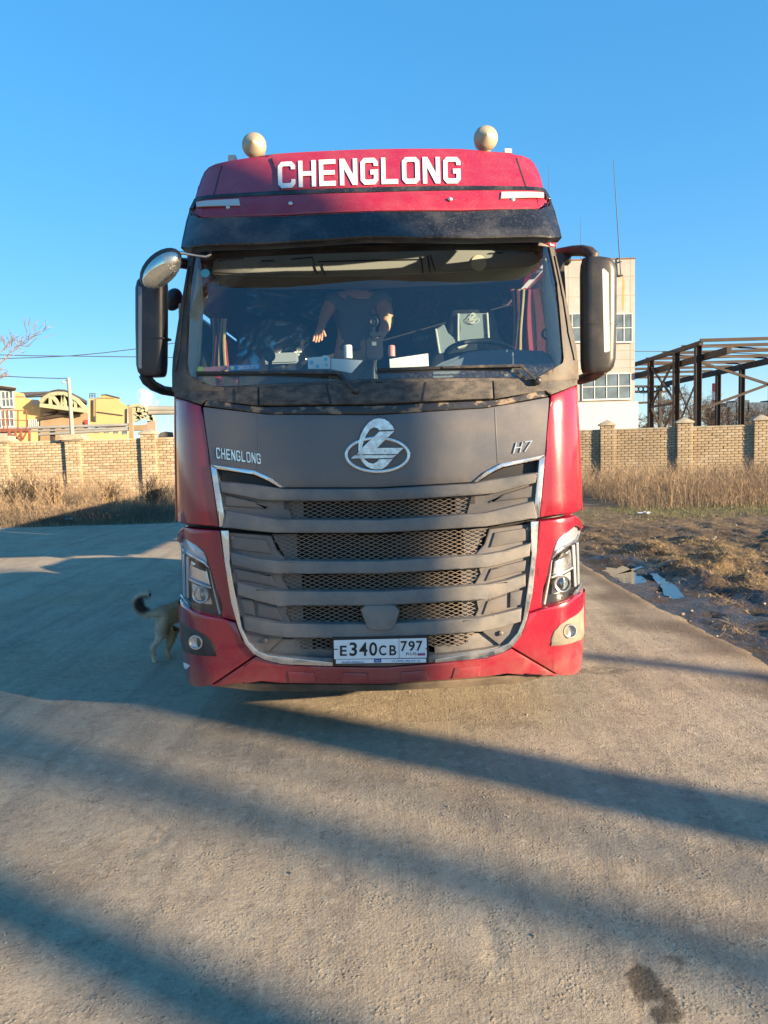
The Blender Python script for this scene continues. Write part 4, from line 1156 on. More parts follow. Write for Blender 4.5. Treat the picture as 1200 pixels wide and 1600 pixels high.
for s in (-1, 1):
    MB().ell(hd + Vector((s * .034, -.088, .005)), (.012, .008, .009), None, 10, 6).build('eye', M['paper'], person, ang=R(60))
    MB().ell(hd + Vector((s * .09, .0, -.005)), (.012, .03, .035), None, 10, 6).build('ear', M['skin'], person, ang=R(60))
MB().ell(hd + Vector((0, -.10, -.02)), (.014, .022, .024), None, 10, 6).build('nose', M['skin'], person, ang=R(60))
MB().ell(hd + Vector((0, -.09, -.055)), (.028, .01, .008), None, 10, 6).build('mouth', M['pink'], person, ang=R(60))

# ---- small things inside the cab
def slab(name, pts, Y, m, th=.01, label=None, cat=None, bevel=.002, group=None):
    o = MB().prism([P(*p, Y) for p in pts], (0, th, 0)).build(name, m, None, bevel=bevel)
    return tag(o, label, cat, group)
Yg = 4.30
cr = empty('dash_camera', P(584, 575, 4.42), 'black dash camera on a stand in the middle of the windscreen', 'camera')
MB().prism([P(*p, 4.36) for p in ((571, 531), (575, 528), (594, 528), (598, 531), (599, 555), (595, 562), (575, 562), (571, 557))], (0, .035, 0)).build('camera_body', M['black'], cr, bevel=.006)
MB().prism([P(*p, 4.357) for p in ((581, 534), (588, 534), (588, 540), (581, 540))], (0, .004, 0)).build('camera_screen', M['int_grey'], cr)
MB().lathe(P(584, 503, 4.36), (0, -1, 0), [(0, .028), (.015, .028), (.02, .022), (.012, .012), (.014, 0)], 22).build('suction_cup', M['black'], cr)
MB().bar(P(584, 509, 4.37), P(584, 530, 4.37), .018, .018).bb(P(578, 526, 4.37) + Vector((0, -.01, 0)), P(597, 519, 4.37) + Vector((0, .02, 0))).build('camera_bracket', M['black'], cr, bevel=.002)
MB().tube([P(584, 562, 4.38), P(583, 578, 4.40), P(583, 592, 4.40)], [.013, .015, .022], 10).build('camera_stand', M['black'], cr)
ph = empty('phone_holder', P(421, 588, 4.36), 'black round-headed phone holder standing on the dashboard before the passenger seat', 'phone holder')
MB().lathe(P(422, 557, 4.36), (0, -1, 0), [(0, .030), (.018, .034), (.028, .028), (.03, 0)], 22).build('holder_head', M['black'], ph)
MB().tube([P(422, 565, 4.37), P(422, 580, 4.38), P(421, 590, 4.38)], [.012, .009, .014], 8).build('holder_stem', M['black'], ph)
slab('paper_sheet', [(608, 561), (669, 552), (670, 572), (609, 576)], 4.34, M['paper'], .006, 'pale blank paper sheet propped on the dashboard right of the dash camera', 'paper')
slab('folded_paper', [(517, 560), (567, 563), (549, 583), (517, 577)], 4.34, M['paper'], .006, 'pale blue-white folded paper on the dashboard left of the dash camera', 'paper')
pc_ = slab('toll_card', [(481, 559), (504, 557), (505, 555), (511, 555.5), (516, 559), (516, 576.5), (481, 576.5)], 4.32, M['paper'], .012, 'white card with blue marks propped behind the wiper pivot', 'card')
for a, b, r in ((487, 566, .011), (496, 572, .009), (509, 561, .010), (510, 570, .008)):
    MB().lathe(P(a, b, 4.318), (0, -1, 0), [(0, r), (.002, r), (.003, 0)], 14).build('card_mark', M['cyan'], pc_)
tag(MB().lathe(P(544, 560, 4.60), (0, 0, 1), [(0, .0), (0, .026), (.075, .026), (.08, .022), (.082, 0)], 18).build('cup', M['paper'], None), 'small white cup standing on the dashboard beside the folded paper', 'cup')
tag(MB().lathe(P(612, 557, 4.55), (0, 0, 1), [(0, .0), (0, .022), (.06, .022), (.066, .018), (.07, 0)], 18).build('pink_beaker', M['pink'], None), 'small pink beaker on the dashboard just right of the dash camera', 'beaker')
sg = slab('name_card', [(357, 571), (407, 568.5), (407.5, 577), (357, 580)], 4.31, M['blue_card'], .008, 'long blue card with white lettering lying along the foot of the windscreen', 'sign')
place_word('card_lettering', font_word('CHENGLONG MOTOR', .02), [P(*p, 4.308) for p in ((372, 571.5), (404, 570), (404, 576), (372, 577.7))], M['plate'], sg, .001)
MB().lathe(P(363, 575, 4.308), (0, -1, 0), [(0, .012), (.001, .012), (.002, 0)], 6).build('card_badge', M['lime'], sg)
slab('pink_card', [(318, 574), (355, 571), (355.5, 578), (318, 582)], 4.33, M['pink'], .008, 'pink card lying in the left lower corner of the windscreen', 'card')
st = []
for k in range(20):
    a = math.pi * 2 * k / 20; r = 7.5 if k % 2 == 0 else 4
    st.append((313 + r * math.cos(a), 577 + r * math.sin(a) * .8))
slab('star_freshener', st, 4.40, M['lime'], .01, 'yellow-green star shaped air freshener in the lower left windscreen corner', 'air freshener')
def curtain(name, px0, px1, py0, py1, Y, s, label, folds, colors):
    root = empty(name, P((px0 + px1) / 2, py1, Y), label, 'curtain')
    V = []; Fc = []; nu, nv = 40, 14
    for j in range(nv + 1):
        v = j / nv
        for i in range(nu + 1):
            u = i / nu
            p = P(px0 + (px1 - px0) * u + 3 * math.sin(v * 3 + u * 4), py0 + (py1 - py0) * v, Y + .035 * math.sin(u * folds * 2 * math.pi))
            V.append(p)
    for j in range(nv):
        for i in range(nu): Fc.append((j * (nu + 1) + i, j * (nu + 1) + i + 1, (j + 1) * (nu + 1) + i + 1, (j + 1) * (nu + 1) + i))
    MB().add(V, Fc).build('cloth', M['curtain'], root, ang=R(80))
    for u0 in colors:
        pts = [P(px0 + (px1 - px0) * u0 + 3 * math.sin(v * 3 + u0 * 4), py0 + (py1 - py0) * v, Y + .035 * math.sin(u0 * folds * 2 * math.pi) - .012) for v in [k / 12 for k in range(13)]]
        MB().tube(pts, .010, 6).build('braid', M['curtain_gold'], root)
    return root
curtain('curtain', 328, 357, 498, 584, 5.0, -1, 'dark red curtain with gold braid gathered at the left side window of the cab', 3.2, (.12, .35, .6, .86))
curtain('curtain', 798, 832, 452, 556, 5.42, 1, 'dark red curtain with gold braid gathered behind the driver seat', 3.2, (.08, .3, .52))

# ---- the dog: walking off behind the truck's front corner
dog = empty('dog', Vector((-1.66, 6.1, 0)), 'brown dog with curled tail seen from behind at the left corner of the truck', 'dog')
def D(px, py, Y): return P(px, py, Y)
DJ = {'pel': (D(263, 961, 6.02), (.085, .085)), 'rump': (D(254, 957, 5.97), .062), 'mid': (Vector((-1.60, 6.25, .405)), (.088, .10)), 'chest': (Vector((-1.52, 6.45, .40)), (.095, .12)), 'sho': (Vector((-1.48, 6.54, .43)), .085),
      'nk': (Vector((-1.44, 6.62, .53)), .06), 'hd': (Vector((-1.41, 6.70, .60)), .068), 'mz': (Vector((-1.38, 6.78, .575)), .036), 'ns': (Vector((-1.365, 6.83, .565)), .024),
      't0': (D(247, 957, 5.93), .030), 't1': (D(236, 959.5, 5.91), .030), 't2': (D(225.5, 957, 5.90), .034), 't3': (D(217.5, 950, 5.90), .038), 't4': (D(214, 941, 5.90), .038), 't5': (D(216, 933.5, 5.90), .032), 't6': (D(222, 929.5, 5.90), .024), 't7': (D(229.5, 928.5, 5.90), .017), 't8': (D(236, 929, 5.90), .011),
      'hl': (D(252, 970, 5.96), (.062, .066)), 'kl': (D(252, 990, 5.99), (.044, .050)), 'gl': (D(246, 1003, 5.96), .026), 'ol': (D(238, 1012, 5.91), .019), 'ml': (D(240, 1027, 5.90), .0165), 'pl': (D(241.5, 1034, 5.90), (.022, .018)), 'ql': (D(244, 1037, 5.87), (.020, .014)),
      'hr': (D(269, 972, 6.06), (.062, .068)), 'kr': (D(268, 993, 6.08), (.046, .052)), 'gr': (D(265, 1007, 6.03), .027), 'or': (D(260.5, 1017, 5.97), .019), 'mr': (D(266, 1030, 5.99), .0165), 'pr': (D(270, 1035, 5.99), (.022, .018)), 'qr': (D(273, 1037, 5.97), (.020, .014))}
for s, n in ((-1, 'l'), (1, 'r')):
    o = Vector((.08, -.035, 0)) * s
    DJ['fs' + n] = (DJ['sho'][0] + o + Vector((0, 0, -.06)), .055); DJ['fe' + n] = (DJ['sho'][0] + o + Vector((-.02, -.04, -.19)), .034)
    DJ['fw' + n] = (DJ['sho'][0] + o + Vector((0, .01, -.33)), .020); DJ['fp' + n] = (DJ['sho'][0] + o + Vector((.0, .02, -.41)), .021); DJ['ft' + n] = (DJ['sho'][0] + o + Vector((.01, .05, -.415)), .017)
    DJ['ea' + n] = (DJ['hd'][0] + Vector((.05 * s, -.03 * s - .02, .055)), .022); DJ['eb' + n] = (DJ['hd'][0] + Vector((.065 * s, -.035 * s - .02, .10)), .008)
DE = [('pel', 'rump'), ('pel', 'mid'), ('mid', 'chest'), ('chest', 'sho'), ('sho', 'nk'), ('nk', 'hd'), ('hd', 'mz'), ('mz', 'ns'), ('rump', 't0')] + [(f't{i}', f't{i+1}') for i in range(8)]
for n in 'lr':
    DE += [('pel', 'h' + n), ('h' + n, 'k' + n), ('k' + n, 'g' + n), ('g' + n, 'o' + n), ('o' + n, 'm' + n), ('m' + n, 'p' + n), ('p' + n, 'q' + n),
           ('sho', 'fs' + n), ('fs' + n, 'fe' + n), ('fe' + n, 'fw' + n), ('fw' + n, 'fp' + n), ('fp' + n, 'ft' + n), ('hd', 'ea' + n), ('ea' + n, 'eb' + n)]
body = skin_figure('body', DJ, DE, 'pel', M['fur'], dog, sub=2)
def fur_color(p):
    """coat pattern: dark saddle and tail ridge, tan flanks, cream breeches and tail fringe"""
    tanc = Vector((.44, .28, .14)); dark = Vector((.05, .035, .024)); cream = Vector((.66, .57, .43))
    tc_ = (D(224, 944, 5.90)); dt = (Vector((p.x, p.z)) - Vector((tc_.x, tc_.z))).length
    n = noise.noise(p * 22) * .5 + .5
    if p.x < DJ['t1'][0].x + .0 and p.y < 6.1:                 # tail
        f = max(0, min(1, (dt - .055) / .03)); return dark.lerp(cream, f * (.7 + .3 * n))
    if p.z > .44: return tanc.lerp(dark, max(0, min(1, (p.z - .44) / .05)))
    back = (p - Vector(DJ['pel'][0])).dot(Vector((-.75, -.65, 0)))
    f = max(0, min(1, (back - .02) / .06)) * max(0, min(1, (.44 - p.z) / .05)) * (1 if p.z > .13 else .5)
    return tanc.lerp(cream, f * .8) * (.85 + .3 * n)
def color_by(me, off, attr='coat'):
    a = me.color_attributes.new(attr, 'FLOAT_COLOR', 'POINT')
    for v in me.vertices:
        c = fur_color(v.co + off); a.data[v.index].color = (c.x, c.y, c.z, 1)
color_by(body.data, origin(dog))
m, nt, out = new_mat('coat_of_dog')
b = nd(nt, 'ShaderNodeBsdfPrincipled'); b.inputs['Roughness'].default_value = .9
at = nd(nt, 'ShaderNodeVertexColor', layer_name='coat'); nt.links.new(at.outputs[0], b.inputs['Base Color']); nt.links.new(b.outputs[0], out.inputs['Surface'])
body.data.materials.clear(); body.data.materials.append(m)
# hair: short tapered blades leaving the skin
me = body.data; V = []; Fc = []; off = origin(dog)
polys = [p for p in me.polygons]
ar = np.array([p.area for p in polys]); pick = rng.choice(len(polys), 16000, p=ar / ar.sum())
cols = []
for k in pick:
    p = polys[k]; c = p.center + off; n = p.normal
    if c.z < .05: continue
    vs3 = [me.vertices[i].co + off for i in p.vertices]; c = vs3[0].lerp(vs3[1], random.random()).lerp(vs3[2 % len(vs3)].lerp(vs3[-1], random.random()), random.random())
    tail = c.x < DJ['t1'][0].x and c.y < 6.1
    L = random.uniform(.022, .044) if tail else random.uniform(.012, .026) * (1 if c.z > .2 else .6)
    d = (n * .8 + Vector((random.uniform(-.3, .3), random.uniform(-.3, .3), -.55 + random.uniform(-.2, .2)))).normalized()
    s = d.cross(Vector((random.uniform(-1, 1), random.uniform(-1, 1), random.uniform(-1, 1)))).normalized() * .0016
    b0 = len(V); V += [c - s, c + s, c + d * L]; Fc.append((b0, b0 + 1, b0 + 2))
fo = fast_mesh('fur_coat', [tuple(v) for v in V], Fc, m, dog); fo['kind'] = 'stuff'
color_by(fo.data, off)
# ------------------------------------------------------------------ ground, yard, mud, puddles
def nz(x, y, s, seed=0.0): return noise.noise(Vector((x * s, y * s, seed)))
def ground_mat(name, kind):
    m, nt, out = new_mat(name)
    b = nd(nt, 'ShaderNodeBsdfPrincipled'); b.inputs['Roughness'].default_value = 0.92; b.inputs['Specular IOR Level'].default_value = 0.25
    tc = nd(nt, 'ShaderNodeTexCoord'); v = tc.outputs['Object']
    L = nt.links
    if kind == 'yard':
        c = mix_c(nt, noise_ramp(nt, v, 0.55, .35, .65, 5), (0.31, 0.25, 0.178), (0.395, 0.33, 0.245))
        c = mix_c(nt, math_n(nt, 'MULTIPLY', noise_ramp(nt, v, 2.3, .45, .60, 8, .7), .6), c, (0.43, 0.36, 0.26))       # drifted sand
        c = mix_c(nt, math_n(nt, 'MULTIPLY', noise_ramp(nt, v, 1.3, .54, .66, 9, .75), .6), c, (0.16, 0.13, 0.10))      # old damp stains
        c = mix_c(nt, math_n(nt, 'MULTIPLY', noise_ramp(nt, v, .42, .50, .66, 6, .6), .6), c, (0.33, 0.235, 0.14))       # ochre silt
        mp = nd(nt, 'ShaderNodeMapping'); mp.inputs['Rotation'].default_value = (0, 0, R(9)); mp.inputs['Scale'].default_value = (3.2, .22, 1); L.new(v, mp.inputs['Vector'])
        c = mix_c(nt, math_n(nt, 'MULTIPLY', noise_ramp(nt, mp.outputs[0], 1.6, .48, .64, 6), .5), c, (0.20, 0.168, 0.135))  # tyre-worn streaks
        c = mix_c(nt, math_n(nt, 'MULTIPLY', noise_ramp(nt, v, 120, .5, .72, 2), .45), c, (0.50, 0.43, 0.33))
        c = mix_c(nt, math_n(nt, 'MULTIPLY', noise_ramp(nt, v, 70, .60, .72, 2), .5), c, (0.10, 0.085, 0.07))
        c = mix_c(nt, math_n(nt, 'MULTIPLY', noise_ramp(nt, v, 16, .54, .64, 6, .75), .45), c, (0.15, 0.12, 0.088))     # small dark scuffs
        c = mix_c(nt, math_n(nt, 'MULTIPLY', noise_ramp(nt, v, 11, .55, .66, 6, .75), .6), c, (0.50, 0.43, 0.32))      # pale crumbs of mortar and dust
        cr = nd(nt, 'ShaderNodeTexVoronoi', feature='DISTANCE_TO_EDGE'); cr.inputs['Scale'].default_value = .55
        wv = nd(nt, 'ShaderNodeTexNoise'); wv.inputs['Scale'].default_value = 1.6; wv.inputs['Detail'].default_value = 8; L.new(v, wv.inputs['Vector'])
        wm = nd(nt, 'ShaderNodeMix', data_type='VECTOR'); wm.inputs[0].default_value = .30; L.new(v, wm.inputs[4]); L.new(wv.outputs['Color'], wm.inputs[5]); L.new(wm.outputs[1], cr.inputs['Vector'])
        r_ = nd(nt, 'ShaderNodeMapRange'); r_.inputs['From Min'].default_value = .006; r_.inputs['From Max'].default_value = .0015; L.new(cr.outputs['Distance'], r_.inputs['Value'])
        crack = math_n(nt, 'MULTIPLY', r_.outputs[0], noise_ramp(nt, v, .9, .45, .6, 4))
        c = mix_c(nt, math_n(nt, 'MULTIPLY', crack, .22), c, (0.08, 0.065, 0.05))
        at = nd(nt, 'ShaderNodeVertexColor', layer_name='stain')
        s = nd(nt, 'ShaderNodeSeparateColor'); L.new(at.outputs[0], s.inputs[0])
        rr = nd(nt, 'ShaderNodeMapRange'); rr.inputs['From Min'].default_value = .36; rr.inputs['From Max'].default_value = .78
        ad = nd(nt, 'ShaderNodeMath', operation='MULTIPLY_ADD'); nf = nd(nt, 'ShaderNodeTexNoise'); nf.inputs['Scale'].default_value = 34; nf.inputs['Detail'].default_value = 9; nf.inputs['Roughness'].default_value = .75; L.new(v, nf.inputs['Vector'])
        sb_ = nd(nt, 'ShaderNodeMath', operation='MULTIPLY'); L.new(s.outputs['Red'], sb_.inputs[0]); sb_.inputs[1].default_value = .75
        L.new(nf.outputs['Fac'], ad.inputs[0]); ad.inputs[1].default_value = 1.0; L.new(sb_.outputs[0], ad.inputs[2]); sub_ = math_n(nt, 'SUBTRACT', ad.outputs[0], .40); L.new(sub_, rr.inputs['Value'])
        c = mix_c(nt, math_n(nt, 'MULTIPLY', rr.outputs[0], .78), c, (0.040, 0.030, 0.022))       # oil and mud stains, each with its own outline
        c = mix_c(nt, s.outputs['Green'], c, (0.115, 0.085, 0.06))      # damp mud along the verge
        bs = ((260, .8, .004), (95, .9, .007), (24, .5, .014))
    elif kind == 'mud':
        at = nd(nt, 'ShaderNodeVertexColor', layer_name='stain')
        s = nd(nt, 'ShaderNodeSeparateColor'); L.new(at.outputs[0], s.inputs[0])
        c = mix_c(nt, noise_ramp(nt, v, 3.0, .38, .62, 7), (0.026, 0.020, 0.015), (0.070, 0.050, 0.034))
        dry = mix_c(nt, noise_ramp(nt, v, 5.0, .38, .6, 8, .7), (0.085, 0.060, 0.036), (0.22, 0.15, 0.08))
        c = mix_c(nt, s.outputs['Red'], c, dry)
        gr = mix_c(nt, noise_ramp(nt, v, 6.0, .4, .6, 7), (0.10, 0.10, 0.035), (0.22, 0.17, 0.08))
        c = mix_c(nt, s.outputs['Green'], c, gr)
        bs = ((60, .7, .012), (14, .8, .04), (4, .6, .08))
    else:
        c = mix_c(nt, noise_ramp(nt, v, .8, .35, .65, 8), (0.16, 0.115, 0.065), (0.30, 0.215, 0.12))
        bs = ((20, .6, .02), (4, .6, .05))
    h = None; bump = None
    for sc, st, di in bs:
        n = nd(nt, 'ShaderNodeTexNoise'); n.inputs['Scale'].default_value = sc; n.inputs['Detail'].default_value = 6; n.inputs['Roughness'].default_value = .65
        L.new(v, n.inputs['Vector'])
        bp = nd(nt, 'ShaderNodeBump'); bp.inputs['Strength'].default_value = st; bp.inputs['Distance'].default_value = di
        L.new(n.outputs['Fac'], bp.inputs['Height'])
        if bump is not None: L.new(bump, bp.inputs['Normal'])
        bump = bp.outputs[0]
    if kind == 'yard':                                   # loose grit
        vo = nd(nt, 'ShaderNodeTexVoronoi'); vo.inputs['Scale'].default_value = 62; L.new(v, vo.inputs['Vector'])
        mr = nd(nt, 'ShaderNodeMapRange'); mr.inputs['From Min'].default_value = .45; mr.inputs['From Max'].default_value = .12
        L.new(vo.outputs['Distance'], mr.inputs['Value'])
        k = math_n(nt, 'MULTIPLY', mr.outputs[0], noise_ramp(nt, v, 6, .48, .66, 6, .7))
        bp = nd(nt, 'ShaderNodeBump'); bp.inputs['Strength'].default_value = .8; bp.inputs['Distance'].default_value = .007
        L.new(k, bp.inputs['Height']); L.new(bump, bp.inputs['Normal']); bump = bp.outputs[0]
    L.new(bump, b.inputs['Normal'])
    L.new(c, b.inputs['Base Color'])
    if kind == 'mud':
        wet = math_n(nt, 'MULTIPLY', noise_ramp(nt, v, 2.2, .52, .62, 6), 0.45)
        wet = math_n(nt, 'MAXIMUM', wet, math_n(nt, 'MULTIPLY', s.outputs['Blue'], noise_ramp(nt, v, 3.1, .36, .56, 6)))
        L.new(mix_f(nt, wet, .92, .22), b.inputs['Roughness']); L.new(mix_f(nt, wet, .25, .6), b.inputs['Specular IOR Level'])
    L.new(b.outputs[0], out.inputs['Surface'])
    return m
def grid_obj(name, xs, ys, hfun, m, xmap=None, cfun=None, kind='structure'):
    nx, ny = len(xs), len(ys); V = np.empty((ny * nx, 3), np.float32); C = []
    k = 0
    for y in ys:
        for i, x in enumerate(xs):
            xx = xmap(i, x, y) if xmap else x
            V[k] = (xx, y, hfun(xx, y)); k += 1
            if cfun: C.append(cfun(xx, y))
    idx = np.arange(nx * ny).reshape(ny, nx)
    Fc = np.stack([idx[:-1, :-1].ravel(), idx[:-1, 1:].ravel(), idx[1:, 1:].ravel(), idx[1:, :-1].ravel()], 1)
    o = fast_mesh(name, V, Fc, m, smooth=True)
    if cfun:
        a = o.data.color_attributes.new('stain', 'FLOAT_COLOR', 'POINT')
        a.data.foreach_set('color', np.array(C, np.float32).ravel())
    if kind: o['kind'] = kind
    return o
def edge(y):
    return 2.86 + .16 * nz(0, y, .45, 3.3) + .06 * nz(0, y, 2.3, 1.3) + .035 * nz(0, y, 8, 6) + .03 * nz(0, y, 21, 2)
def far_edge(x): return 18.2 + .35 * nz(x, 0, .5, 9) + .1 * nz(x, 0, 2.5, 4)

# prints and blots on the yard, found by where they lie in the photograph
prints = [(G(190 + 15 * k, 1338 - 4 * k, 0), G(206 + 15 * k, 1302 - 3 * k, 0)) for k in range(5)]
blot = [(G(1015, 1545, 0), .06, .13, .95), (G(1040, 1575, 0), .055, .09, .9), (G(1052, 1500, 0), .05, .03, .7), (G(1050, 1530, 0), .05, .05, .5), (G(1120, 1182, 0), .40, .12, .30), (G(1010, 1150, 0), .5, .08, .25), (G(775, 1440, 0), .03, .06, .4), (G(930, 1048, 0), .40, .10, .6), (G(745, 1105, 0), .35, .05, .35), (G(690, 1085, 0), .6, .10, .25)]
def seg_d(x, y, a, b):
    ax, ay, bx, by = a.x, a.y, b.x, b.y
    t = max(0, min(1, ((x - ax) * (bx - ax) + (y - ay) * (by - ay)) / ((bx - ax) ** 2 + (by - ay) ** 2)))
    return math.hypot(x - ax - t * (bx - ax), y - ay - t * (by - ay))
def yard_h(x, y):
    f = max(0.0, min(1, (x + 4.2) / .8)) * max(0, min(1, (8.5 - y) / 1.5)) * max(0, min(1, (y - 1.3) / .3))
    h = .012 * nz(x, y, .35, 2) + .006 * nz(x, y, 1.1, 5)
    if f > 0:
        rough = .5 + .5 * max(-1, min(1, 1.6 * nz(x, y, .8, 11) + .25 * x))
        rough = .35 + .9 * rough
        h += f * rough * (.003 * nz(x, y, 5, 1) + .0014 * nz(x, y, 17, 4) + .003 * max(0, nz(x, y, 29, 8) - .15))
        if y < 3.2 and x < -.4:
            for a, b in prints:
                d = seg_d(x, y, a, b)
                if d < .025: h -= .0045 * (1 - d / .025)
        # a shallow rut beside the dark blot
        for a, b, w, dp in ((G(760, 1440), G(775, 1500), .04, .006), (G(1000, 1490), G(1010, 1600), .06, .006)):
            d = seg_d(x, y, a, b)
            if d < w: h -= dp * (1 - d / w) ** 1.5
    e = edge(y)
    if x > e - .12: h -= .05 * max(0, (x - e + .12) / .15) ** 2
    fe = far_edge(x)
    if y > fe - .3: h -= .04
    return h
def yard_c(x, y):
    r = 0.0
    for c, sx, sy, a in blot:
        q = ((x - c.x) / sx) ** 2 + ((y - c.y) / sy) ** 2
        if q < 4:
            q += 1.7 * nz(x, y, 12, 3) + 1.2 * nz(x, y, 32, 5)
            r = max(r, a * max(0, min(1, (1.3 - q) / .8)))
    e = edge(y); d = e - x
    g = max(0, min(1, (.55 + .45 * nz(x, y, 1.6, 4) - d) / .35)) * .85 if d < 1.3 else 0
    return (r, g, 0, 1)
xs = np.concatenate([np.linspace(-34, -9, 12), np.linspace(-8, -3.6, 16), np.linspace(-3.5, 2.5, 240), [0, 1, 2, 3, 4, 5]])
nxs = len(xs)
ys = np.concatenate([np.linspace(-16, .9, 18), np.linspace(1.2, 7.2, 250), np.linspace(7.3, 18, 70), [18.1, 18.4]])
def road_x(i, x, y):
    k = i - (nxs - 6)
    if k >= 0: return 2.5 + (edge(y) + .04 - 2.5) * (k + 1) / 6
    return x
def road_h(x, y): return yard_h(x, y)
yard = grid_obj('road', xs, ys, road_h, ground_mat('sandy_concrete', 'yard'), xmap=road_x, cfun=yard_c)

# the open land, one sheet to the horizon, a little below the rest
gx = np.concatenate([[-4000, -1500, -500, -200], np.linspace(-90, 90, 46), [200, 500, 1500, 4000]])
gy = np.concatenate([[-800, -200, -60], np.linspace(-30, 120, 40), [200, 500, 1500, 5000]])
def land_h(x, y):
    return -.22 + (.10 * nz(x, y, .12, 7) if abs(x) < 90 and -30 < y < 120 else 0) * (1 if (y > 20 or abs(x) > 40) else .2)
grid_obj('ground', gx, gy, land_h, ground_mat('dry_soil', 'soil'))

puddle1 = [(945, 892), (955, 885), (968, 884), (978, 887), (988, 895), (1001, 902), (1004, 908), (988, 911), (972, 908), (960, 900)]
puddle2 = [(1018, 897), (1026, 897), (1034, 903), (1046, 911), (1053, 915), (1058, 922), (1064, 931), (1050, 932), (1038, 928), (1036, 919), (1026, 908)]
puddle3 = [(968, 896), (985, 890), (1000, 885), (1002, 887), (985, 893)]
WZ = -.085
pw = [[G(*p, WZ) for p in q] for q in (puddle1, puddle2, puddle3)]
pcs = [sum(q, Vector()) / len(q) for q in pw]
def pud_d(x, y):
    d = 9
    for q in pw:
        for p in q: d = min(d, math.hypot((x - p.x), (y - p.y)))
    for q in pw:
        if inside((x, y), [(p.x, p.y) for p in q]): return -.05
    return d
ridges = [(G(1010, 848, 0), G(1100, 900, 0), .28, .14), (G(1120, 868, 0), G(1200, 915, 0), .35, .17), (G(1075, 868), G(1120, 885), .2, .10), (G(960, 850), G(1030, 862), .35, .10), (G(1130, 965), G(1165, 980), .16, .12), (G(1100, 915), G(1160, 935), .14, .07), (G(1085, 842), G(1190, 868), .4, .14)]
def mud_h(x, y):
    e = edge(min(y, 18)); d = x - e
    h = -.055 - .05 * max(0, min(1, d / .5)) * max(0, min(1, (12 - y) / 4))
    amp = max(0, min(1, d / .6)) * max(.25, min(1, (17.5 - y) / 6))
    h += amp * (.075 * nz(x + .3 * y, y * .35, 1.3, 2) + .055 * nz(x, y * .7, 2.8, 5) + .045 * nz(x, y, 6.5, 8) + .022 * nz(x, y, 15, 3))
    for a, b, w, k in ridges:
        q = seg_d(x, y, a, b) + .1 * nz(x, y, 3, 7)
        if q < w * 2: h += k * math.exp(-(q / w) ** 2 * 1.6) * .62 * (.55 + 1.1 * nz(x, y, 2.6, 9) + .6 * nz(x, y, 7, 4))
    if y > 12: h += .10 * min(1, (y - 12) / 6)
    pd = pud_d(x, y) if (2.5 < x < 5.5 and 5 < y < 12) else 9
    if pd < .3: h = min(h, WZ - .02 + .25 * max(0, pd) + .012 * nz(x, y, 9, 2))
    if 2.5 < x < 4.4 and 4 < y < 8.3: h = min(h, -.06 + .03 * nz(x, y, 3, 1) + .3 * max(0, x - 3.6))
    return h
def mud_c(x, y):
    r = max(0, min(1, (y - 10.5) / 4 + .9 * nz(x, y, .9, 3) - .05))
    for a, b, w, k in ridges:
        q = seg_d(x, y, a, b) + .12 * nz(x, y, 4, 7)
        if q < w * 1.8: r = max(r, min(1, 1.0 * (1 - q / (w * 1.8))))
    g = max(0, min(1, 1 - abs(y - 17.2) / 1.4 + .8 * nz(x, y, .8, 6))) * .8
    wet = max(0, min(1, (12.5 - y) / 2)) * max(0, min(1, (edge(y) + 1.7 - x + .5 * nz(x, y, 1.2, 4)) / .5))
    return (r * (1 - .9 * wet), g, wet, 1)
mxs = np.concatenate([np.linspace(0, 1, 6), np.linspace(3.2, 8.5, 86), np.linspace(8.7, 14, 36), np.linspace(14.5, 26, 12)])
mys = np.concatenate([np.linspace(-6, 2.8, 14), np.linspace(3, 13, 150), np.linspace(13.15, 20, 46), np.linspace(20.5, 30, 14)])
def mud_x(i, x, y):
    if i < 6: return edge(min(y, 18)) - .06 + (3.15 - edge(min(y, 18))) * (x) * .98
    return x
grid_obj('mud_verge', mxs, mys, mud_h, ground_mat('churned_mud', 'mud'), xmap=mud_x, cfun=mud_c)
lxs = np.concatenate([np.linspace(-34, -17, 10), np.linspace(-16.5, -4.5, 80), np.linspace(-4, 8, 16)])
lys = np.concatenate([np.linspace(17.9, 21, 30), np.linspace(21.2, 30, 20)])
grid_obj('grass_verge', lxs, lys, lambda x, y: -.07 + .12 * min(1, max(0, (y - 18.2) / 1.0)) + .05 * nz(x, y, 1.2, 3) + .03 * nz(x, y, 4, 6), ground_mat('verge_soil', 'soil'))
for q, lab in zip(pw, ('puddle reflecting the pale building', 'long puddle reflecting the blue sky', 'thin puddle')):
    c = sum(q, Vector()) / len(q); ring = []
    n = len(q)
    for i in range(n):
        for t in (0, .5):
            p = q[i].lerp(q[(i + 1) % n], t); ring.append(c + (p - c) * (1.22 + .16 * nz(p.x, p.y, 6, 2)))
    bm = bmesh.new(); f = bm.faces.new([bm.verts.new(p) for p in ring]); bmesh.ops.triangulate(bm, faces=[f])
    bmesh.ops.recalc_face_normals(bm, faces=bm.faces[:])
    if sum((f.normal.z for f in bm.faces)) < 0: bmesh.ops.reverse_faces(bm, faces=bm.faces[:])
    tag(link_bm('puddle', bm, M['water'], smooth=False), kind='structure')

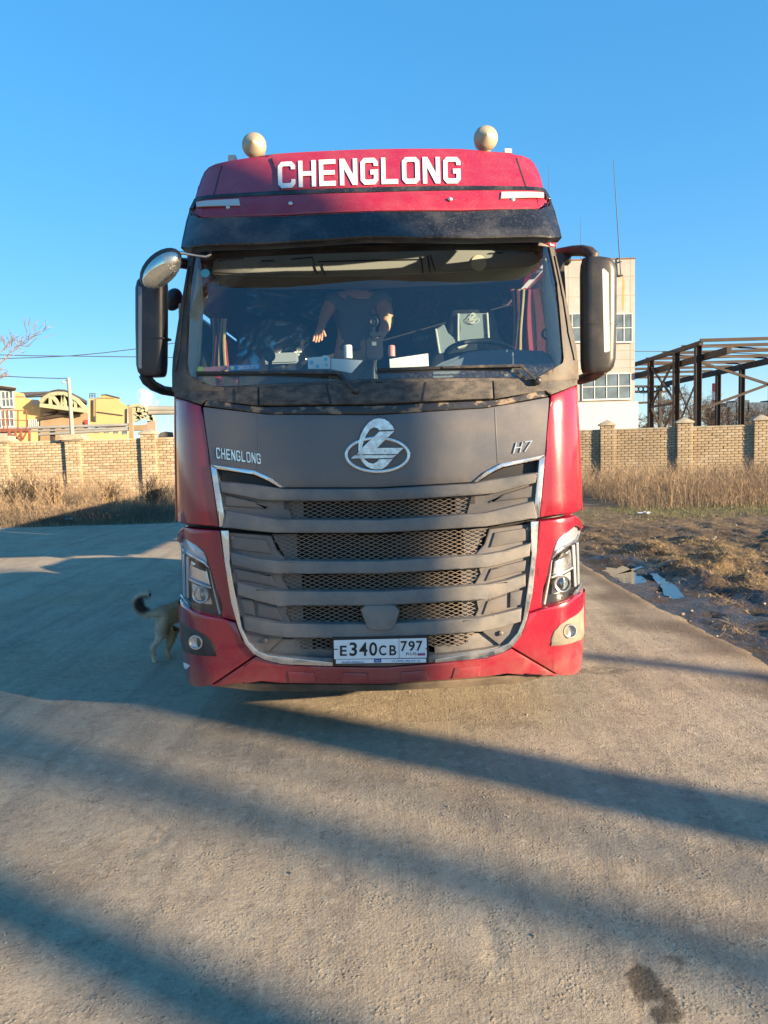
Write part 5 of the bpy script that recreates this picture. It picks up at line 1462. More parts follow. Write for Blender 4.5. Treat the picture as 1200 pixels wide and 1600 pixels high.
# ------------------------------------------------------------------ pebbles, clods, straw, weeds
def ico():
    t = (1 + 5 ** .5) / 2
    v = np.array([(-1, t, 0), (1, t, 0), (-1, -t, 0), (1, -t, 0), (0, -1, t), (0, 1, t), (0, -1, -t), (0, 1, -t), (t, 0, -1), (t, 0, 1), (-t, 0, -1), (-t, 0, 1)], float)
    f = np.array([(0, 11, 5), (0, 5, 1), (0, 1, 7), (0, 7, 10), (0, 10, 11), (1, 5, 9), (5, 11, 4), (11, 10, 2), (10, 7, 6), (7, 1, 8), (3, 9, 4), (3, 4, 2), (3, 2, 6), (3, 6, 8), (3, 8, 9), (4, 9, 5), (2, 4, 11), (6, 2, 10), (8, 6, 7), (9, 8, 1)])
    return v / np.linalg.norm(v[0]), f
IV, IF = ico()
V = []; Fc = []; b0 = 0
def add_stone(x, y, z, r):
    global b0
    s = rng.uniform(.6, 1.3, 3) * r; s[2] *= .7
    a = rng.uniform(0, 6.28); Rm = np.array([[math.cos(a), -math.sin(a), 0], [math.sin(a), math.cos(a), 0], [0, 0, 1]])
    V.append((IV * rng.uniform(.8, 1.2, (12, 1)) * s) @ Rm.T + np.array([x, y, z + s[2] * .35])); Fc.append(IF + b0); b0 += 12
for k in range(3600):
    x = rng.uniform(-3.2, 2.8); y = 1.6 + rng.random() ** .8 * 6.5
    if x > edge(y) - .05: continue
    add_stone(x, y, yard_h(x, y), .0014 + .004 * rng.random() ** 5 + (.002 if rng.random() < .04 else 0))
for px, py, r in ((823, 1118, .014), (455, 1365, .012), (1008, 1116, .012), (700, 1262, .010), (640, 1083, .011), (1190, 1225, .012), (77, 1195, .014), (920, 1152, .008), (835, 1463, .008), (735, 1462, .008), (1160, 1108, .008), (1145, 1328, .008), (940, 1275, .008), (590, 1387, .007), (140, 1440, .006), (275, 1340, .006), (770, 1215, .007)):
    p = G(px, py); add_stone(p.x, p.y, yard_h(p.x, p.y), r * .62)
for k in range(420):
    x = rng.uniform(2.9, 7.5); y = rng.uniform(5, 17)
    add_stone(x, y, mud_h(x, y), .004 + .024 * rng.random() ** 4)
o = fast_mesh('gravel', np.concatenate(V), np.concatenate(Fc), M['pebble']); tag(o, kind='stuff')

def blades(name, base, length, width, lean, m, seg=3, kind='stuff', droop=.3, dirs=None, parent=None, extra=None):
    """bent tapering blades: base (n,3), length (n,), lean (n,2) horizontal lean per unit length"""
    n = len(base); t = np.linspace(0, 1, seg + 1)
    ang = rng.uniform(0, np.pi, n); sx = np.cos(ang); sy = np.sin(ang)
    Vv = np.zeros((n, (seg + 1), 2, 3), np.float32)
    for j, tt in enumerate(t):
        up = length * (tt - droop * tt * tt * .5)
        px = base[:, 0] + lean[:, 0] * length * tt * tt; py = base[:, 1] + lean[:, 1] * length * tt * tt
        w = width * (1 - .8 * tt) * .5
        for q, s in enumerate((-1, 1)):
            Vv[:, j, q, 0] = px + s * w * sx; Vv[:, j, q, 1] = py + s * w * sy; Vv[:, j, q, 2] = base[:, 2] + up
    idx = np.arange(n * (seg + 1) * 2).reshape(n, seg + 1, 2)
    Fq = np.concatenate([np.stack([idx[:, j, 0], idx[:, j, 1], idx[:, j + 1, 1], idx[:, j + 1, 0]], 1) for j in range(seg)])
    return Vv.reshape(-1, 3), Fq
def join(parts):
    Vs = []; Fs = []; b = 0
    for v, f in parts:
        Vs.append(v); Fs.append(f + b); b += len(v)
    return np.concatenate(Vs), np.concatenate(Fs)
def weed_patch(x0, x1, y0, y1, n, h0, h1, hf, thick=.006, branch=3, lean=.22, zf=None):
    x = rng.uniform(x0, x1, n); y = rng.uniform(y0, y1, n)
    k = np.array([hf(a, b) for a, b in zip(x, y)])
    keep = k > .12; x, y, k = x[keep], y[keep], k[keep]; n = len(x)
    L = rng.uniform(h0, h1, n) * k
    z = np.array([zf(a, b) for a, b in zip(x, y)])
    ln = rng.normal(0, lean, (n, 2))
    parts = [blades('', np.stack([x, y, z], 1), L, np.full(n, thick), ln, None)]
    for q in range(branch):
        t = rng.uniform(.35, .95, n)
        bx = x + ln[:, 0] * L * t * t; by = y + ln[:, 1] * L * t * t; bz = z + L * (t - .15 * t * t)
        parts.append(blades('', np.stack([bx, by, bz], 1), L * rng.uniform(.12, .35, n), np.full(n, thick * .8), ln + rng.normal(0, .8, (n, 2)), None, seg=2, droop=.5))
    return join(parts)
# left verge
lz = lambda x, y: -.05 + .12 * min(1, max(0, (y - 18.2)))
hfL = lambda x, y: (.55 + .75 * nz(x, y, .55, 3) + .25 * nz(x, y, 2, 8)) * min(1, .25 + (y - 18.3) * .3)
v, f = weed_patch(-17, -5.2, 18.5, 26.6, 9000, .5, 1.35, hfL, .007, 5, .34, lz)
tag(fast_mesh('dry_weeds', v, f, M['weed']), 'dry tan weeds along the foot of the left brick wall', kind='stuff')
v, f = weed_patch(-17, -5.2, 18.2, 20.0, 9000, .18, .45, lambda x, y: .7 + .6 * nz(x, y, 1.5, 5), .008, 3, .5, lz)
tag(fast_mesh('low_grey_weeds', v, f, M['weed_grey']), kind='stuff')
# right field
rz = lambda x, y: .04
hfR = lambda x, y: (.75 + .55 * nz(x, y, .5, 13) + .25 * nz(x, y, 2, 18)) * min(1, max(.15, (y - 17.0 - .5 * nz(x, 0, .8, 2)) * .8))
v, f = weed_patch(6.0, 20, 17.2, 26.5, 22000, .40, .95, hfR, .006, 4, .42, rz)
v2, f2 = weed_patch(6.0, 20, 17.6, 26.0, 1500, .9, 1.45, lambda x, y: .8 + .3 * nz(x, y, .9, 4), .009, 7, .22, rz)
v, f = join([(v, f), (v2, f2)])
tag(fast_mesh('dry_grass', v, f, M['weed']), kind='stuff')
v, f = weed_patch(5.5, 19, 15.4, 18.2, 9000, .03, .10, lambda x, y: .9 + .4 * nz(x, y, .8, 5), .008, 0, .5, lambda x, y: mud_h(x, y))
tag(fast_mesh('short_grass', v, f, M['greengrass']), kind='stuff')
# single leggy weed bushes that stand out on the left
for i, (px, py, hgt, lab) in enumerate(((20, 805, 1.2, 'grey leggy weed bush nearest the left edge of the picture'), (48, 806, 1.6, 'tallest bushy dry weed with dark seed heads left of the first wall pillar'), (88, 808, 1.35, 'bushy dry weed just in front of the flat-capped wall pillar'), (172, 806, 1.2, 'dry weed bush midway between the two left wall pillars'), (240, 806, 1.3, 'greyish dry weed bush beside the pyramid-capped pillar'))):
    g = G(px, py + 4); c = Vector((g.x * 1.06, g.y * 1.06, .03)); parts = []
    n = 60; a = rng.uniform(0, 6.28, n); L = rng.uniform(.6, 1.0, n) * hgt
    base = np.stack([c.x + rng.normal(0, .12, n), c.y + rng.normal(0, .12, n), np.full(n, c.z)], 1)
    ln = np.stack([np.cos(a), np.sin(a)], 1) * rng.uniform(.05, .5, (n, 1))
    parts.append(blades('', base, L, np.full(n, .012), ln, None))
    for q in range(16):
        t = rng.uniform(.3, 1, n)
        b = np.stack([base[:, 0] + ln[:, 0] * L * t * t, base[:, 1] + ln[:, 1] * L * t * t, base[:, 2] + L * (t - .15 * t * t)], 1)
        parts.append(blades('', b, L * rng.uniform(.06, .24, n), np.full(n, .020 if q > 8 else .011), ln + rng.normal(0, .7, (n, 2)), None, seg=2))
    v, f = join(parts)
    tag(fast_mesh('weed_bush', v, f, M['weed_grey' if i in (0, 4) else 'weed']), lab, 'weed bush', 'weed bushes on the left verge')
# straw and uprooted grass on the ridges of mud
parts = []
for a, b, w, k in ridges:
    n = int(1000 * (a - b).length * w * 1.6)
    t = rng.random(n); x = a.x + (b.x - a.x) * t + rng.normal(0, w * .55, n); y = a.y + (b.y - a.y) * t + rng.normal(0, w * .55, n)
    z = np.array([mud_h(p, q) for p, q in zip(x, y)])
    parts.append(blades('', np.stack([x, y, z], 1), rng.uniform(.04, .13, n), np.full(n, .006), rng.normal(0, 1.7, (n, 2)), None, seg=2, droop=1.3))
n = 5000; x = rng.uniform(3.4, 13, n); y = rng.uniform(8.5, 17, n)
z = np.array([mud_h(p, q) for p, q in zip(x, y)])
parts.append(blades('', np.stack([x, y, z], 1), rng.uniform(.03, .12, n), np.full(n, .006), rng.normal(0, 1.5, (n, 2)), None, seg=2, droop=1.5))
v, f = join(parts)
tag(fast_mesh('straw_litter', v, f, M['straw']), kind='stuff')
# scraps of litter at the edge of the field
for i, (px, py, w, lab) in enumerate(((1008, 806, .16, 'pale crumpled plastic scrap lying at the edge of the dry grass'), (82, 812, .14, 'dull pale plastic scrap under the weeds at the far left'), (108, 817, .10, 'small white scrap of litter on the left road edge'))):
    g = G(px, py, .0)
    bm = bmesh.new(); bmesh.ops.create_grid(bm, x_segments=7, y_segments=6, size=1)
    for v_ in bm.verts:
        x, y = v_.co.x, v_.co.y
        v_.co = Vector((g.x + x * w, g.y + y * w * .6, (mud_h(g.x, g.y) if i == 0 else .06) + .03 + .05 * (noise.noise(Vector((x * 2, y * 2, i))) + .3)))
    tag(link_bm('litter_scrap', bm, M['litter'], ang=R(20)), lab, 'litter')
# ------------------------------------------------------------------ brick walls
def bevel_box(name, s, m, b=.006):
    mb = MB().box((0, 0, 0), s)
    o = mb.build(name, m, None, bevel=b, seg=1); me = o.data
    bpy.data.objects.remove(o); return me
BR = {}
for k in ('brick_pale', 'brick_tan', 'brick_light', 'brick_dark'):
    BR[k] = bevel_box('brick', (.244, .05, .085), M[k])
def put(me, name, loc, rz, parent, k=1.0):
    o = bpy.data.objects.new(name, me); COL.objects.link(o); o.parent = parent
    o.location = Vector(loc) - origin(parent); o.rotation_euler = (0, 0, rz); return o
def brick_wall(label, p0, p1, top, vis, pillars, weights, cap_kinds):
    """p0, p1: ends of the front face (x, y); vis: x range in which bricks are laid one by one; pillars: x positions"""
    a = Vector((p0[0], p0[1], 0)); b = Vector((p1[0], p1[1], 0)); d = (b - a).normalized(); nrm = Vector((d.y, -d.x, 0)); rz = math.atan2(d.y, d.x)
    root = empty('brick_wall', (a + b) / 2, label, 'wall', 'brick walls round the works yard')
    L = (b - a).length; z0 = -.1
    q = MB(); c = a - nrm * .165 + d * (L / 2)
    q.box((c.x, c.y, (z0 + top) / 2), (L, .30, top - z0), Matrix.Rotation(rz, 3, 'Z')); q.build('mortar_core', M['mortar'], root, smooth=False)
    pitch = .262; ch = .1; n = int((top - z0) / ch) + 1
    names = list(weights); w = np.array([weights[k] for k in names], float); w /= w.sum()
    stuff = MB(); count = 0; mats = [M[k] for k in names]; smat = []
    at = lambda x: a + d * ((x - a.x) / d.x)
    pos = []
    for j in range(n):
        z = top - ch * (j + .5)
        x = vis[0] + (pitch / 2 if j % 2 else 0)
        while x < vis[1]:
            pos.append((x, z)); x += pitch * d.x
    for x, z in pos:
        p = at(x); k = rng.choice(len(names), p=w); out = rng.normal(0, .004)
        c = p + nrm * (-.006 + out); c.z = z
        if count < 300:
            put(BR[names[k]], 'brick', c, rz + rng.normal(0, .004), root); count += 1
        else:
            stuff.box(c, (.244, .05, .085), Matrix.Rotation(rz, 3, 'Z')); smat += [k] * 6
    o = stuff.build('brickwork', mats, root, smooth=False); o['kind'] = 'stuff'
    for pl_, mi in zip(o.data.polygons, smat): pl_.material_index = mi
    # far ends run on as plain coursed wall
    for x0, x1 in ((a.x, vis[0]), (vis[1], b.x)):
        if x1 - x0 < .5: continue
        mb = MB()
        for j in range(n):
            z = top - ch * (j + .5); c = (at(x0) + at(x1)) / 2 - nrm * .012; c.z = z
            mb.box(c, ((at(x1) - at(x0)).length - .01, .05, .086), Matrix.Rotation(rz, 3, 'Z'))
        mb.build('brick_course', M[names[0]], root, smooth=False)
    cp = MB(); c = (a + b) / 2 - nrm * .15; c.z = top + .035
    cp.box(c, (L, .36, .07), Matrix.Rotation(rz, 3, 'Z')); cp.build('coping', M['brick_light' if cap_kinds[0] == 'flat' else 'cap'], root, bevel=.01)
    for i, x in enumerate(pillars):
        kind = cap_kinds[i % len(cap_kinds)]
        p = at(x); c = p + nrm * -.06; ht = top + (.20 if kind == 'pyramid' else .02)
        ps = MB().box((c.x, c.y, (z0 + ht) / 2), (.53, .36, ht - z0), Matrix.Rotation(rz, 3, 'Z')).build('pillar', M['mortar'], root, smooth=False)
        for j in range(int((ht - z0) / ch)):
            z = ht - ch * (j + .5)
            for q in ((-.135, .135) if j % 2 else (-.265 + .0625, 0.0, .265 - .0625)):
                wq = 1
                me = BR[names[rng.choice(len(names), p=w)]]
                cc = p + nrm * .115 + d * q; cc.z = z
                o = put(me, 'brick', cc, rz, ps)
                if j % 2 == 0: o.scale = ((.5 if q else .96), 1, 1)
                else: o.scale = (1.04, 1, 1)
            for s in (-1, 1):
                cc = p + nrm * -.02 + d * (s * .262); cc.z = z
                o = put(BR[names[rng.choice(len(names), p=w)]], 'brick', cc, rz + math.pi / 2, ps); o.scale = (.85, .35, 1)
        top_c = c.copy(); mb = MB()
        rot = Matrix.Rotation(rz, 3, 'Z')
        if kind == 'flat':
            mb.box((c.x, c.y, ht + .10), (.92, .62, .10), rot); mb.box((c.x, c.y, ht + .20), (.80, .54, .12), rot); mb.box((c.x, c.y, ht + .03), (.70, .5, .06), rot)
        else:
            base = [Vector((c.x, c.y, ht)) + rot @ Vector((sx * .33, sy * .25, 0)) for sx, sy in ((-1, -1), (1, -1), (1, 1), (-1, 1))]
            b2 = [v + Vector((0, 0, .06)) for v in base]; apex = Vector((c.x, c.y, ht + .24))
            mb.add(base + b2 + [apex], [(0, 1, 5, 4), (1, 2, 6, 5), (2, 3, 7, 6), (3, 0, 4, 7), (3, 2, 1, 0), (4, 5, 8), (5, 6, 8), (6, 7, 8), (7, 4, 8)])
        mb.build('pillar_cap', M['cap'], ps, bevel=.012, seg=1)
    return root
YL = 27.1
pxl = [P(px, 700, YL).x for px in (2, 115, 233)]
brick_wall('patchy tan brick wall with pillars left of the truck, behind tall weeds', (-24, YL), (1.0, YL), 2.22, (-15.2, -6.4), pxl, {'brick_tan': 4, 'brick_light': 3, 'brick_dark': 1.6, 'brick_pale': 2}, ['flat', 'flat', 'pyramid'])
WR0, WR1 = (5.0, 29.2), (22.0, 25.6)
def wr_x(px):
    d = ray(px, 690); # intersect with the wall's line
    sx, sy = WR1[0] - WR0[0], WR1[1] - WR0[1]
    t = (WR0[0] * sy - WR0[1] * sx) / (d.x * sy - d.y * sx); return d.x * t
brick_wall('neat pale yellow brick wall with pyramid-capped pillars right of the truck', WR0, WR1, 2.08, (wr_x(893), wr_x(1230)), [wr_x(949), wr_x(1069), wr_x(1189)], {'brick_pale': 8, 'brick_light': 2, 'brick_tan': 1}, ['pyramid'])

# ------------------------------------------------------------------ pale works building at the right
YB = 60.0
bld = empty('works_building', (14, 66, 0), 'pale grey concrete and whitewashed brick works building behind the truck at right', 'building')
xr = P(992, 560, YB).x; xl = xr - 17; zt = P(975, 405, YB).z; zs = P(960, 628, YB).z
def wb(name, lo, hi, m, bevel=.01, parent=bld): return MB().bb(lo, hi).build(name, m, parent, bevel=bevel)
wb('upper_wall', (xl, YB, zs + .01), (xr, YB + 12, zt), M['concrete'])
wb('lower_wall', (xl, YB - .06, -.2), (xr + .25, YB + 12, zs), M['whitewash'])
wb('roof_edge', (xl - .05, YB - .06, zt), (xr + .06, YB + 12.05, zt + .10), mat('roof_edge_rusty', (.16, .10, .07), .9, var=.3))
for py in (432, 462, 548, 562, 575):
    z = P(960, py, YB).z; MB().bb((xl, YB - .012, z - .015), (xr + .012, YB + 12.01, z + .015)).build('panel_joint', mat('panel_joint_dirt', (.27, .23, .16), .95), bld, smooth=False)  # dirt-coloured seams between the concrete panels
for px in (888, 940, 985):
    x = P(px, 450, YB).x; MB().bb((x - .012, YB - .010, zs + .05), (x + .012, YB + .02, zt - .05)).build('panel_joint', M['cap'], bld, smooth=False)
# rows of whitewashed brick in the lower wall
mb = MB(); z = .0
while z < zs - .1:
    mb.bb((xl, YB - .068, z + .012), (xr + .256, YB + 12, z + .30)); z += .32
mb.build('lower_course', M['whitewash'], bld, smooth=False)
def window(px0, px1, py0, py1, cols, rows, Y, parent, open_px=None):
    a = P(px0, py1, Y); b = P(px1, py0, Y)
    x0, x1, z0, z1 = a.x, b.x, a.z, b.z
    w = empty('window', ((x0 + x1) / 2, Y, z0)); w.parent = parent; w.location = Vector(((x0 + x1) / 2, Y, z0)) - origin(parent)
    f = MB(); t = .055
    f.bb((x0 - .03, Y - .10, z0 - .03), (x1 + .03, Y - .02, z0 + .05)); f.bb((x0 - .03, Y - .10, z1 - .05), (x1 + .03, Y - .02, z1 + .03))
    for i in range(cols + 1):
        x = x0 + (x1 - x0) * i / cols; f.bb((x - t / 2, Y - .095, z0 + .05), (x + t / 2, Y - .025, z1 - .05))
    for j in range(1, rows):
        z = z0 + (z1 - z0) * j / rows; f.bb((x0, Y - .09, z - t / 2), (x1, Y - .03, z + t / 2))
    f.build('frame', M['frame_white'], w, smooth=False)
    MB().bb((x0 - .06, Y - .16, z0 - .08), (x1 + .06, Y + .0, z0 - .035)).build('sill', M['whitewash'], w, smooth=False)
    for i in range(cols):
        for j in range(rows):
            xa = x0 + (x1 - x0) * i / cols; xb = x0 + (x1 - x0) * (i + 1) / cols; za = z0 + (z1 - z0) * j / rows; zb = z0 + (z1 - z0) * (j + 1) / rows
            o = MB().add([(xa + .02, Y - .05 + rng.normal(0, .003), za + .02), (xb - .02, Y - .05 + rng.normal(0, .003), za + .02), (xb - .02, Y - .05 + rng.normal(0, .003), zb - .02), (xa + .02, Y - .05, zb - .02)], [(0, 1, 2, 3)]).build('pane', M['pane'], w, smooth=False)
    if rng.random() < .9:
        MB().bb((x1 - (x1 - x0) * .22, Y - .047, z0 + .1), (x1 - .1, Y - .043, z1 - .08)).build('blind', M['int_grey'], w, smooth=False)
    return w
for px0, px1 in ((700, 775), (790, 830), (840, 866), (877, 910), (917, 956), (962, 987)):
    window(px0, px1, 490, 535, 2, 2, YB, bld)
window(909.5, 985, 583, 625, 4, 2, YB, bld); window(815, 895, 583, 625, 4, 2, YB, bld)
for x0, x1, z0, z1 in ((971, 976, 432, 486),):
    a = P(x0, z1, YB); b = P(x1, z0, YB); c = (a.x + b.x) / 2
    pts = [Vector((c + dx * .001, YB - .004, z)) for dx, z in ((-70, b.z), (60, b.z), (120, b.z - .5), (80, a.z + .5), (40, a.z), (-30, a.z), (-110, a.z + .7))]
    MB().prism(pts, (0, .003, 0)).build('rust_streak', M['streak'], bld, smooth=False)
def mast(px0, py0, px1, py1, Y, r, label):
    o = MB().tube([P(px0, py0, Y), P((px0 + px1) / 2, (py0 + py1) / 2, Y), P(px1, py1, Y)], [r, r * .7, r * .4], 8)
    return o
t = empty('antenna_mast', P(970, 430, YB - .15), 'tall thin leaning antenna mast bolted to the building corner above the rust streak', 'antenna', 'antenna masts')
mast(970, 430, 958.5, 250, YB - .15, .05, '').build('mast_pole', M['wire'], t)
c = P(970, 430, YB - .1); MB().bb(c - Vector((.16, .08, .06)), c + Vector((.16, .1, .02))).build('bracket', M['rust'], t); c = P(968.8, 409, YB - .1); MB().bb(c - Vector((.1, .08, .04)), c + Vector((.1, .12, .04))).build('bracket', M['rust'], t)
t = empty('antenna_mast', P(907, 408, YB + 2), 'short thin antenna mast on the building roof just above the right mirror arm', 'antenna', 'antenna masts')
mast(907, 412, 907, 340, YB + 2, .028, '').build('mast_pole', M['wire'], t)
t = empty('antenna_mast', P(858, 420, YB + 1), 'thin antenna mast rising close beside the roof corner of the red cab', 'antenna', 'antenna masts')
mast(858.5, 420, 857.5, 257, YB + 1, .035, '').build('mast_pole', M['wire'], t)

# ------------------------------------------------------------------ steel shed skeleton
shed = empty('steel_shed_frame', (27, 63, 0), 'rusty bare steel skeleton of a shed standing behind the brick wall at the far right', 'shed frame')
XA, XB, H = 26.3, 39.0, 9.2
ysA = [60.6, 65.0, 71.0, 77.2, 84.0, 91.0]; ysB = [66.6, 73.0, 79.0, 84.5, 90.2, 96.0]
def stl(name, a, b, w, h=None, m=M['rust']): return MB().bar(a, b, w, h or w).build(name, m, shed, smooth=False)
def hcol(x, y, z1, w=.34):
    mb = MB()
    mb.bb((x - w / 2, y - w / 2, -.2), (x - w / 2 + .05, y + w / 2, z1)); mb.bb((x + w / 2 - .05, y - w / 2, -.2), (x + w / 2, y + w / 2, z1)); mb.bb((x - w / 2 + .05, y - .03, -.2), (x + w / 2 - .05, y + .03, z1))
    mb.bb((x - w * .8, y - w * .8, -.2), (x + w * .8, y + w * .8, -.12))
    return mb.build('column', M['rust'], shed, smooth=False)
for y in ysA: hcol(XA, y, H, .48)
for y in ysB: hcol(XB, y, H, .48)
stl('eave_beam', (XA, 60, H + .16), (XA, 96, H + .16), .32, .36)
stl('crane_beam', (XA + .55, 56.4, H - .9), (XA + .55, 96, H - .9), .36, .5)
stl('eave_beam', (XB, 56.0, H - .05), (XB, 100, H - .05), .36, .6)
for i, y in enumerate([60, 63.6, 67.8, 72, 76.8, 81.6, 86.4, 92.4]):
    stl('purlin', (XA - .1, y, H + .36 - .012 * i), (XB + (12 if i < 3 else .2), y, H + .36 - .012 * i), .16, .26)
for i, y in enumerate([62, 68, 73]):
    stl('roof_brace', (XA + .4, y, H + .18), (XB, y + 5, H + .16), .13, .13)
stl('sway_brace', P(1094, 566, 60.7), P(1215, 605, 60.7), .18, .2); stl('sway_brace', P(1094, 640, 60.7), P(1215, 595.5, 60.7), .18, .2)
for (ya, yb, x, za, zb) in ((ysA[2], ysA[1], XA, H - .5, 4.9), (ysA[1], ysA[2], XA, H - .3, 4.9), (ysA[2], ysA[1], XA, 4.8, .1), (ysA[1], ysA[2], XA, 4.8, .1), (ysB[5], ysB[4], XB, H - .5, 3.0), (ysB[4], ysB[5], XB, H - .5, 3.0), (ysB[5], ysB[4], XB, 2.9, .3), (ysB[4], ysB[5], XB, 2.9, .3)):
    stl('cross_brace', (x, ya, za), (x, yb, zb), .16, .16)
stl('tie_bar', (XA, ysA[2], 4.85), (XA, ysA[1], 4.85), .2); stl('tie_bar', (XB, ysB[5], 2.95), (XB, ysB[4], 2.95), .16)
gan = empty('pipe_gantry', P(1015, 640, 86), 'dark pipe gantry with a railed walkway seen through the left end of the steel shed', 'gantry')
q = MB()
for k in range(8):
    c = P(994 + k * 7.2, 608, 86); q.lathe(c, (0, -1, 0), [(0, .20), (.06, .20), (.06, .34), (0, .34), (0, .20)], 14)
a = P(990, 603, 86); b = P(1046, 603, 86); q.bar(a, b, .2, .14); a = P(990, 613, 86); b = P(1046, 612, 86); q.bar(a, b, .2, .14)
q.build('pierced_beam', M['rust'], gan, smooth=False)
MB().bar(P(988, 630, 86), P(1052, 627, 86), .5, .22).build('walkway', M['rust'], gan, smooth=False)
MB().bar(P(1018, 635, 86), P(1052, 629, 86), .3, .2).build('walkway_strut', M['rust'], gan, smooth=False)
for px in (1006, 1018, 1030, 1040): MB().bar(P(px, 629, 86), P(px, 614, 86), .05).build('rail_post', M['pipe'], gan, smooth=False)
MB().bar(P(1000, 614.5, 86), P(1041, 613.5, 86), .05).build('handrail', M['pipe'], gan, smooth=False); MB().bar(P(1000, 620, 86), P(1041, 619, 86), .04).build('handrail', M['pipe'], gan, smooth=False)
for px in (1031,): MB().bar(P(px, 605, 86), P(px, 690, 86), .3).build('gantry_leg', M['rust'], gan, smooth=False)

# ------------------------------------------------------------------ far right: chimney, plant, wood
Yc = 330
ch = empty('factory_chimney', P(1116.5, 690, Yc), 'red and white banded factory chimney far off between the steel columns', 'chimney')
cx = P(1116.5, 640, Yc).x
for k, (p0, p1, m) in enumerate(((599, 612, 'chim_red'), (612, 625, 'chim_white'), (625, 633, 'chim_red'), (633, 655, 'chim_white'), (655, 700, 'chim_red'))):
    zt_, zb_ = P(1116, p0, Yc).z, P(1116, p1, Yc).z
    MB().lathe((cx, Yc, zb_), (0, 0, 1), [(0, 1.15 + .02 * k), (zt_ - zb_, 1.13 + .02 * k)] + ([(zt_ - zb_, .8)] if k == 0 else []), 20).build('chimney_band', M[m], ch)
pla = empty('far_plant', P(1165, 660, 420), 'bluish factory blocks on the skyline at the far right', 'factory')
for px0, px1, py in ((1136, 1152, 629), (1150, 1171, 625.5), (1168, 1210, 629), (1205, 1260, 625), (1120, 1140, 636)):
    a = P(px0, py, 420); b = P(px1, py, 420); MB().bb((a.x, 420, -1), (b.x, 432, a.z)).build('plant_block', M['far_plant'], pla, smooth=False)

def bare_tree(loc, h, label, m_tr, seed, group, spread=.5, depth=5, thin=.02, shrub=False, trunk=.0):
    rnd = random.Random(seed); root = empty('bare_tree', loc, label, 'tree', group)
    tr = MB(); V = []; Fc = []
    def twig(p, d, L, r):
        s = d.cross(Vector((rnd.uniform(-1, 1), rnd.uniform(-1, 1), .2))).normalized() * r
        q = p + d * L; b0 = len(V); u = d.cross(s).normalized() * r
        V.extend([p - s, p + s, q + s * .5, q - s * .5, p - u, p + u, q + u * .5, q - u * .5]); Fc.append((b0, b0 + 1, b0 + 2, b0 + 3)); Fc.append((b0 + 4, b0 + 5, b0 + 6, b0 + 7)); return q
    def grow(p, d, L, r, k):
        if k >= 3 or shrub and k >= 1: q = twig(p, d, L, max(r, thin))
        else:
            mid = p + d * L * .5 + Vector((rnd.uniform(-1, 1), rnd.uniform(-1, 1), 0)) * L * .06; q = p + d * L
            tr.tube([p, mid, q], [r, r * .85, r * .7], 5, cap=False)
        if k >= depth: return
        for j in range(rnd.choice((2, 3, 3)) if k else (3 if not shrub else 6)):
            nd_ = (d + Vector((rnd.gauss(0, spread), rnd.gauss(0, spread), rnd.gauss(.08, spread * .5)))).normalized()
            grow(p.lerp(q, rnd.uniform(.55, 1)), nd_, L * rnd.uniform(.55, .85), r * .6, k + 1)
    base = Vector(loc)
    grow(base, Vector((rnd.uniform(-.06, .06), rnd.uniform(-.06, .06), 1)).normalized(), h * (.30 if not shrub else .36), h * .018 if not trunk else trunk, 0)
    tr.build('trunk', m_tr, root, ang=R(60)); fast_mesh('twigs', [tuple(v) for v in V], Fc, M['twig'], root)
    return root
tl = ['slim', 'broad', 'low', 'ragged', 'upright', 'wide', 'small', 'leaning']
spots = [(1000, 98, 5.0, 'low bare shrub tree at the foot of the pale building corner'), (1028, 95, 7.5, 'bare tree between the first two near columns of the steel shed'), (1046, 104, 7.5, 'bare tree right behind the second near column of the steel shed'), (1070, 96, 8.6, 'tallest bare tree, inside the cross braces of the steel shed'), (1104, 100, 8.4, 'bare tree just left of the banded chimney'), (1084, 110, 7.8, 'bare tree behind the foremost steel column'),
         (1131, 108, 7.0, 'bare tree right of the banded chimney'), (1148, 96, 6.0, 'low bare tree below the far factory blocks'), (1172, 104, 6.4, 'bare tree between the last two far columns of the shed'), (1194, 98, 7.0, 'bare tree at the right edge of the picture'), (1225, 106, 8, 'bare tree beyond the right edge of the steel shed')]
for i, (px, Y, h, lab) in enumerate(spots):
    p = P(px, 690, Y); bare_tree((p.x, Y, -.1), h, lab, M['bark'], 30 + i, 'bare trees behind the steel shed', .55, 6, .022, shrub=True, trunk=.07)
bare_tree((P(-62, 690, 42).x, 42, -.1), 15.0, 'tall bare tree reaching into the picture at the far left edge', M['bark'], 5, None, .45, 7, .012, trunk=.16)
bare_tree((P(12, 690, 90).x, 90, -.1), 11.0, 'small bare tree top showing over the roof at the far left', M['bark'], 9, None, .4, 6, .02, trunk=.12)
# a far wood along the horizon, reads as one mass
V = []; Fc = []
for k in range(2600):
    a = rng.uniform(-1.2, 1.2); d = rng.uniform(480, 620); x = d * math.sin(a); y = d * math.cos(a)
    h = rng.uniform(5, 10) * (1 + .5 * nz(x, y, .01)); w = rng.uniform(2, 5); b0 = len(V)
    for q in range(7):
        t = math.pi * q / 6; V.append((x + w * math.cos(t) * rng.uniform(.7, 1.2), y + rng.uniform(-3, 3), -1 + h * (.25 + .75 * math.sin(t)) * rng.uniform(.75, 1.1)))
    V.append((x, y, -1)); Fc += [(b0 + q, b0 + q + 1, b0 + 7) for q in range(6)]
tag(fast_mesh('far_wood', V, Fc, M['far_trees']), kind='stuff')

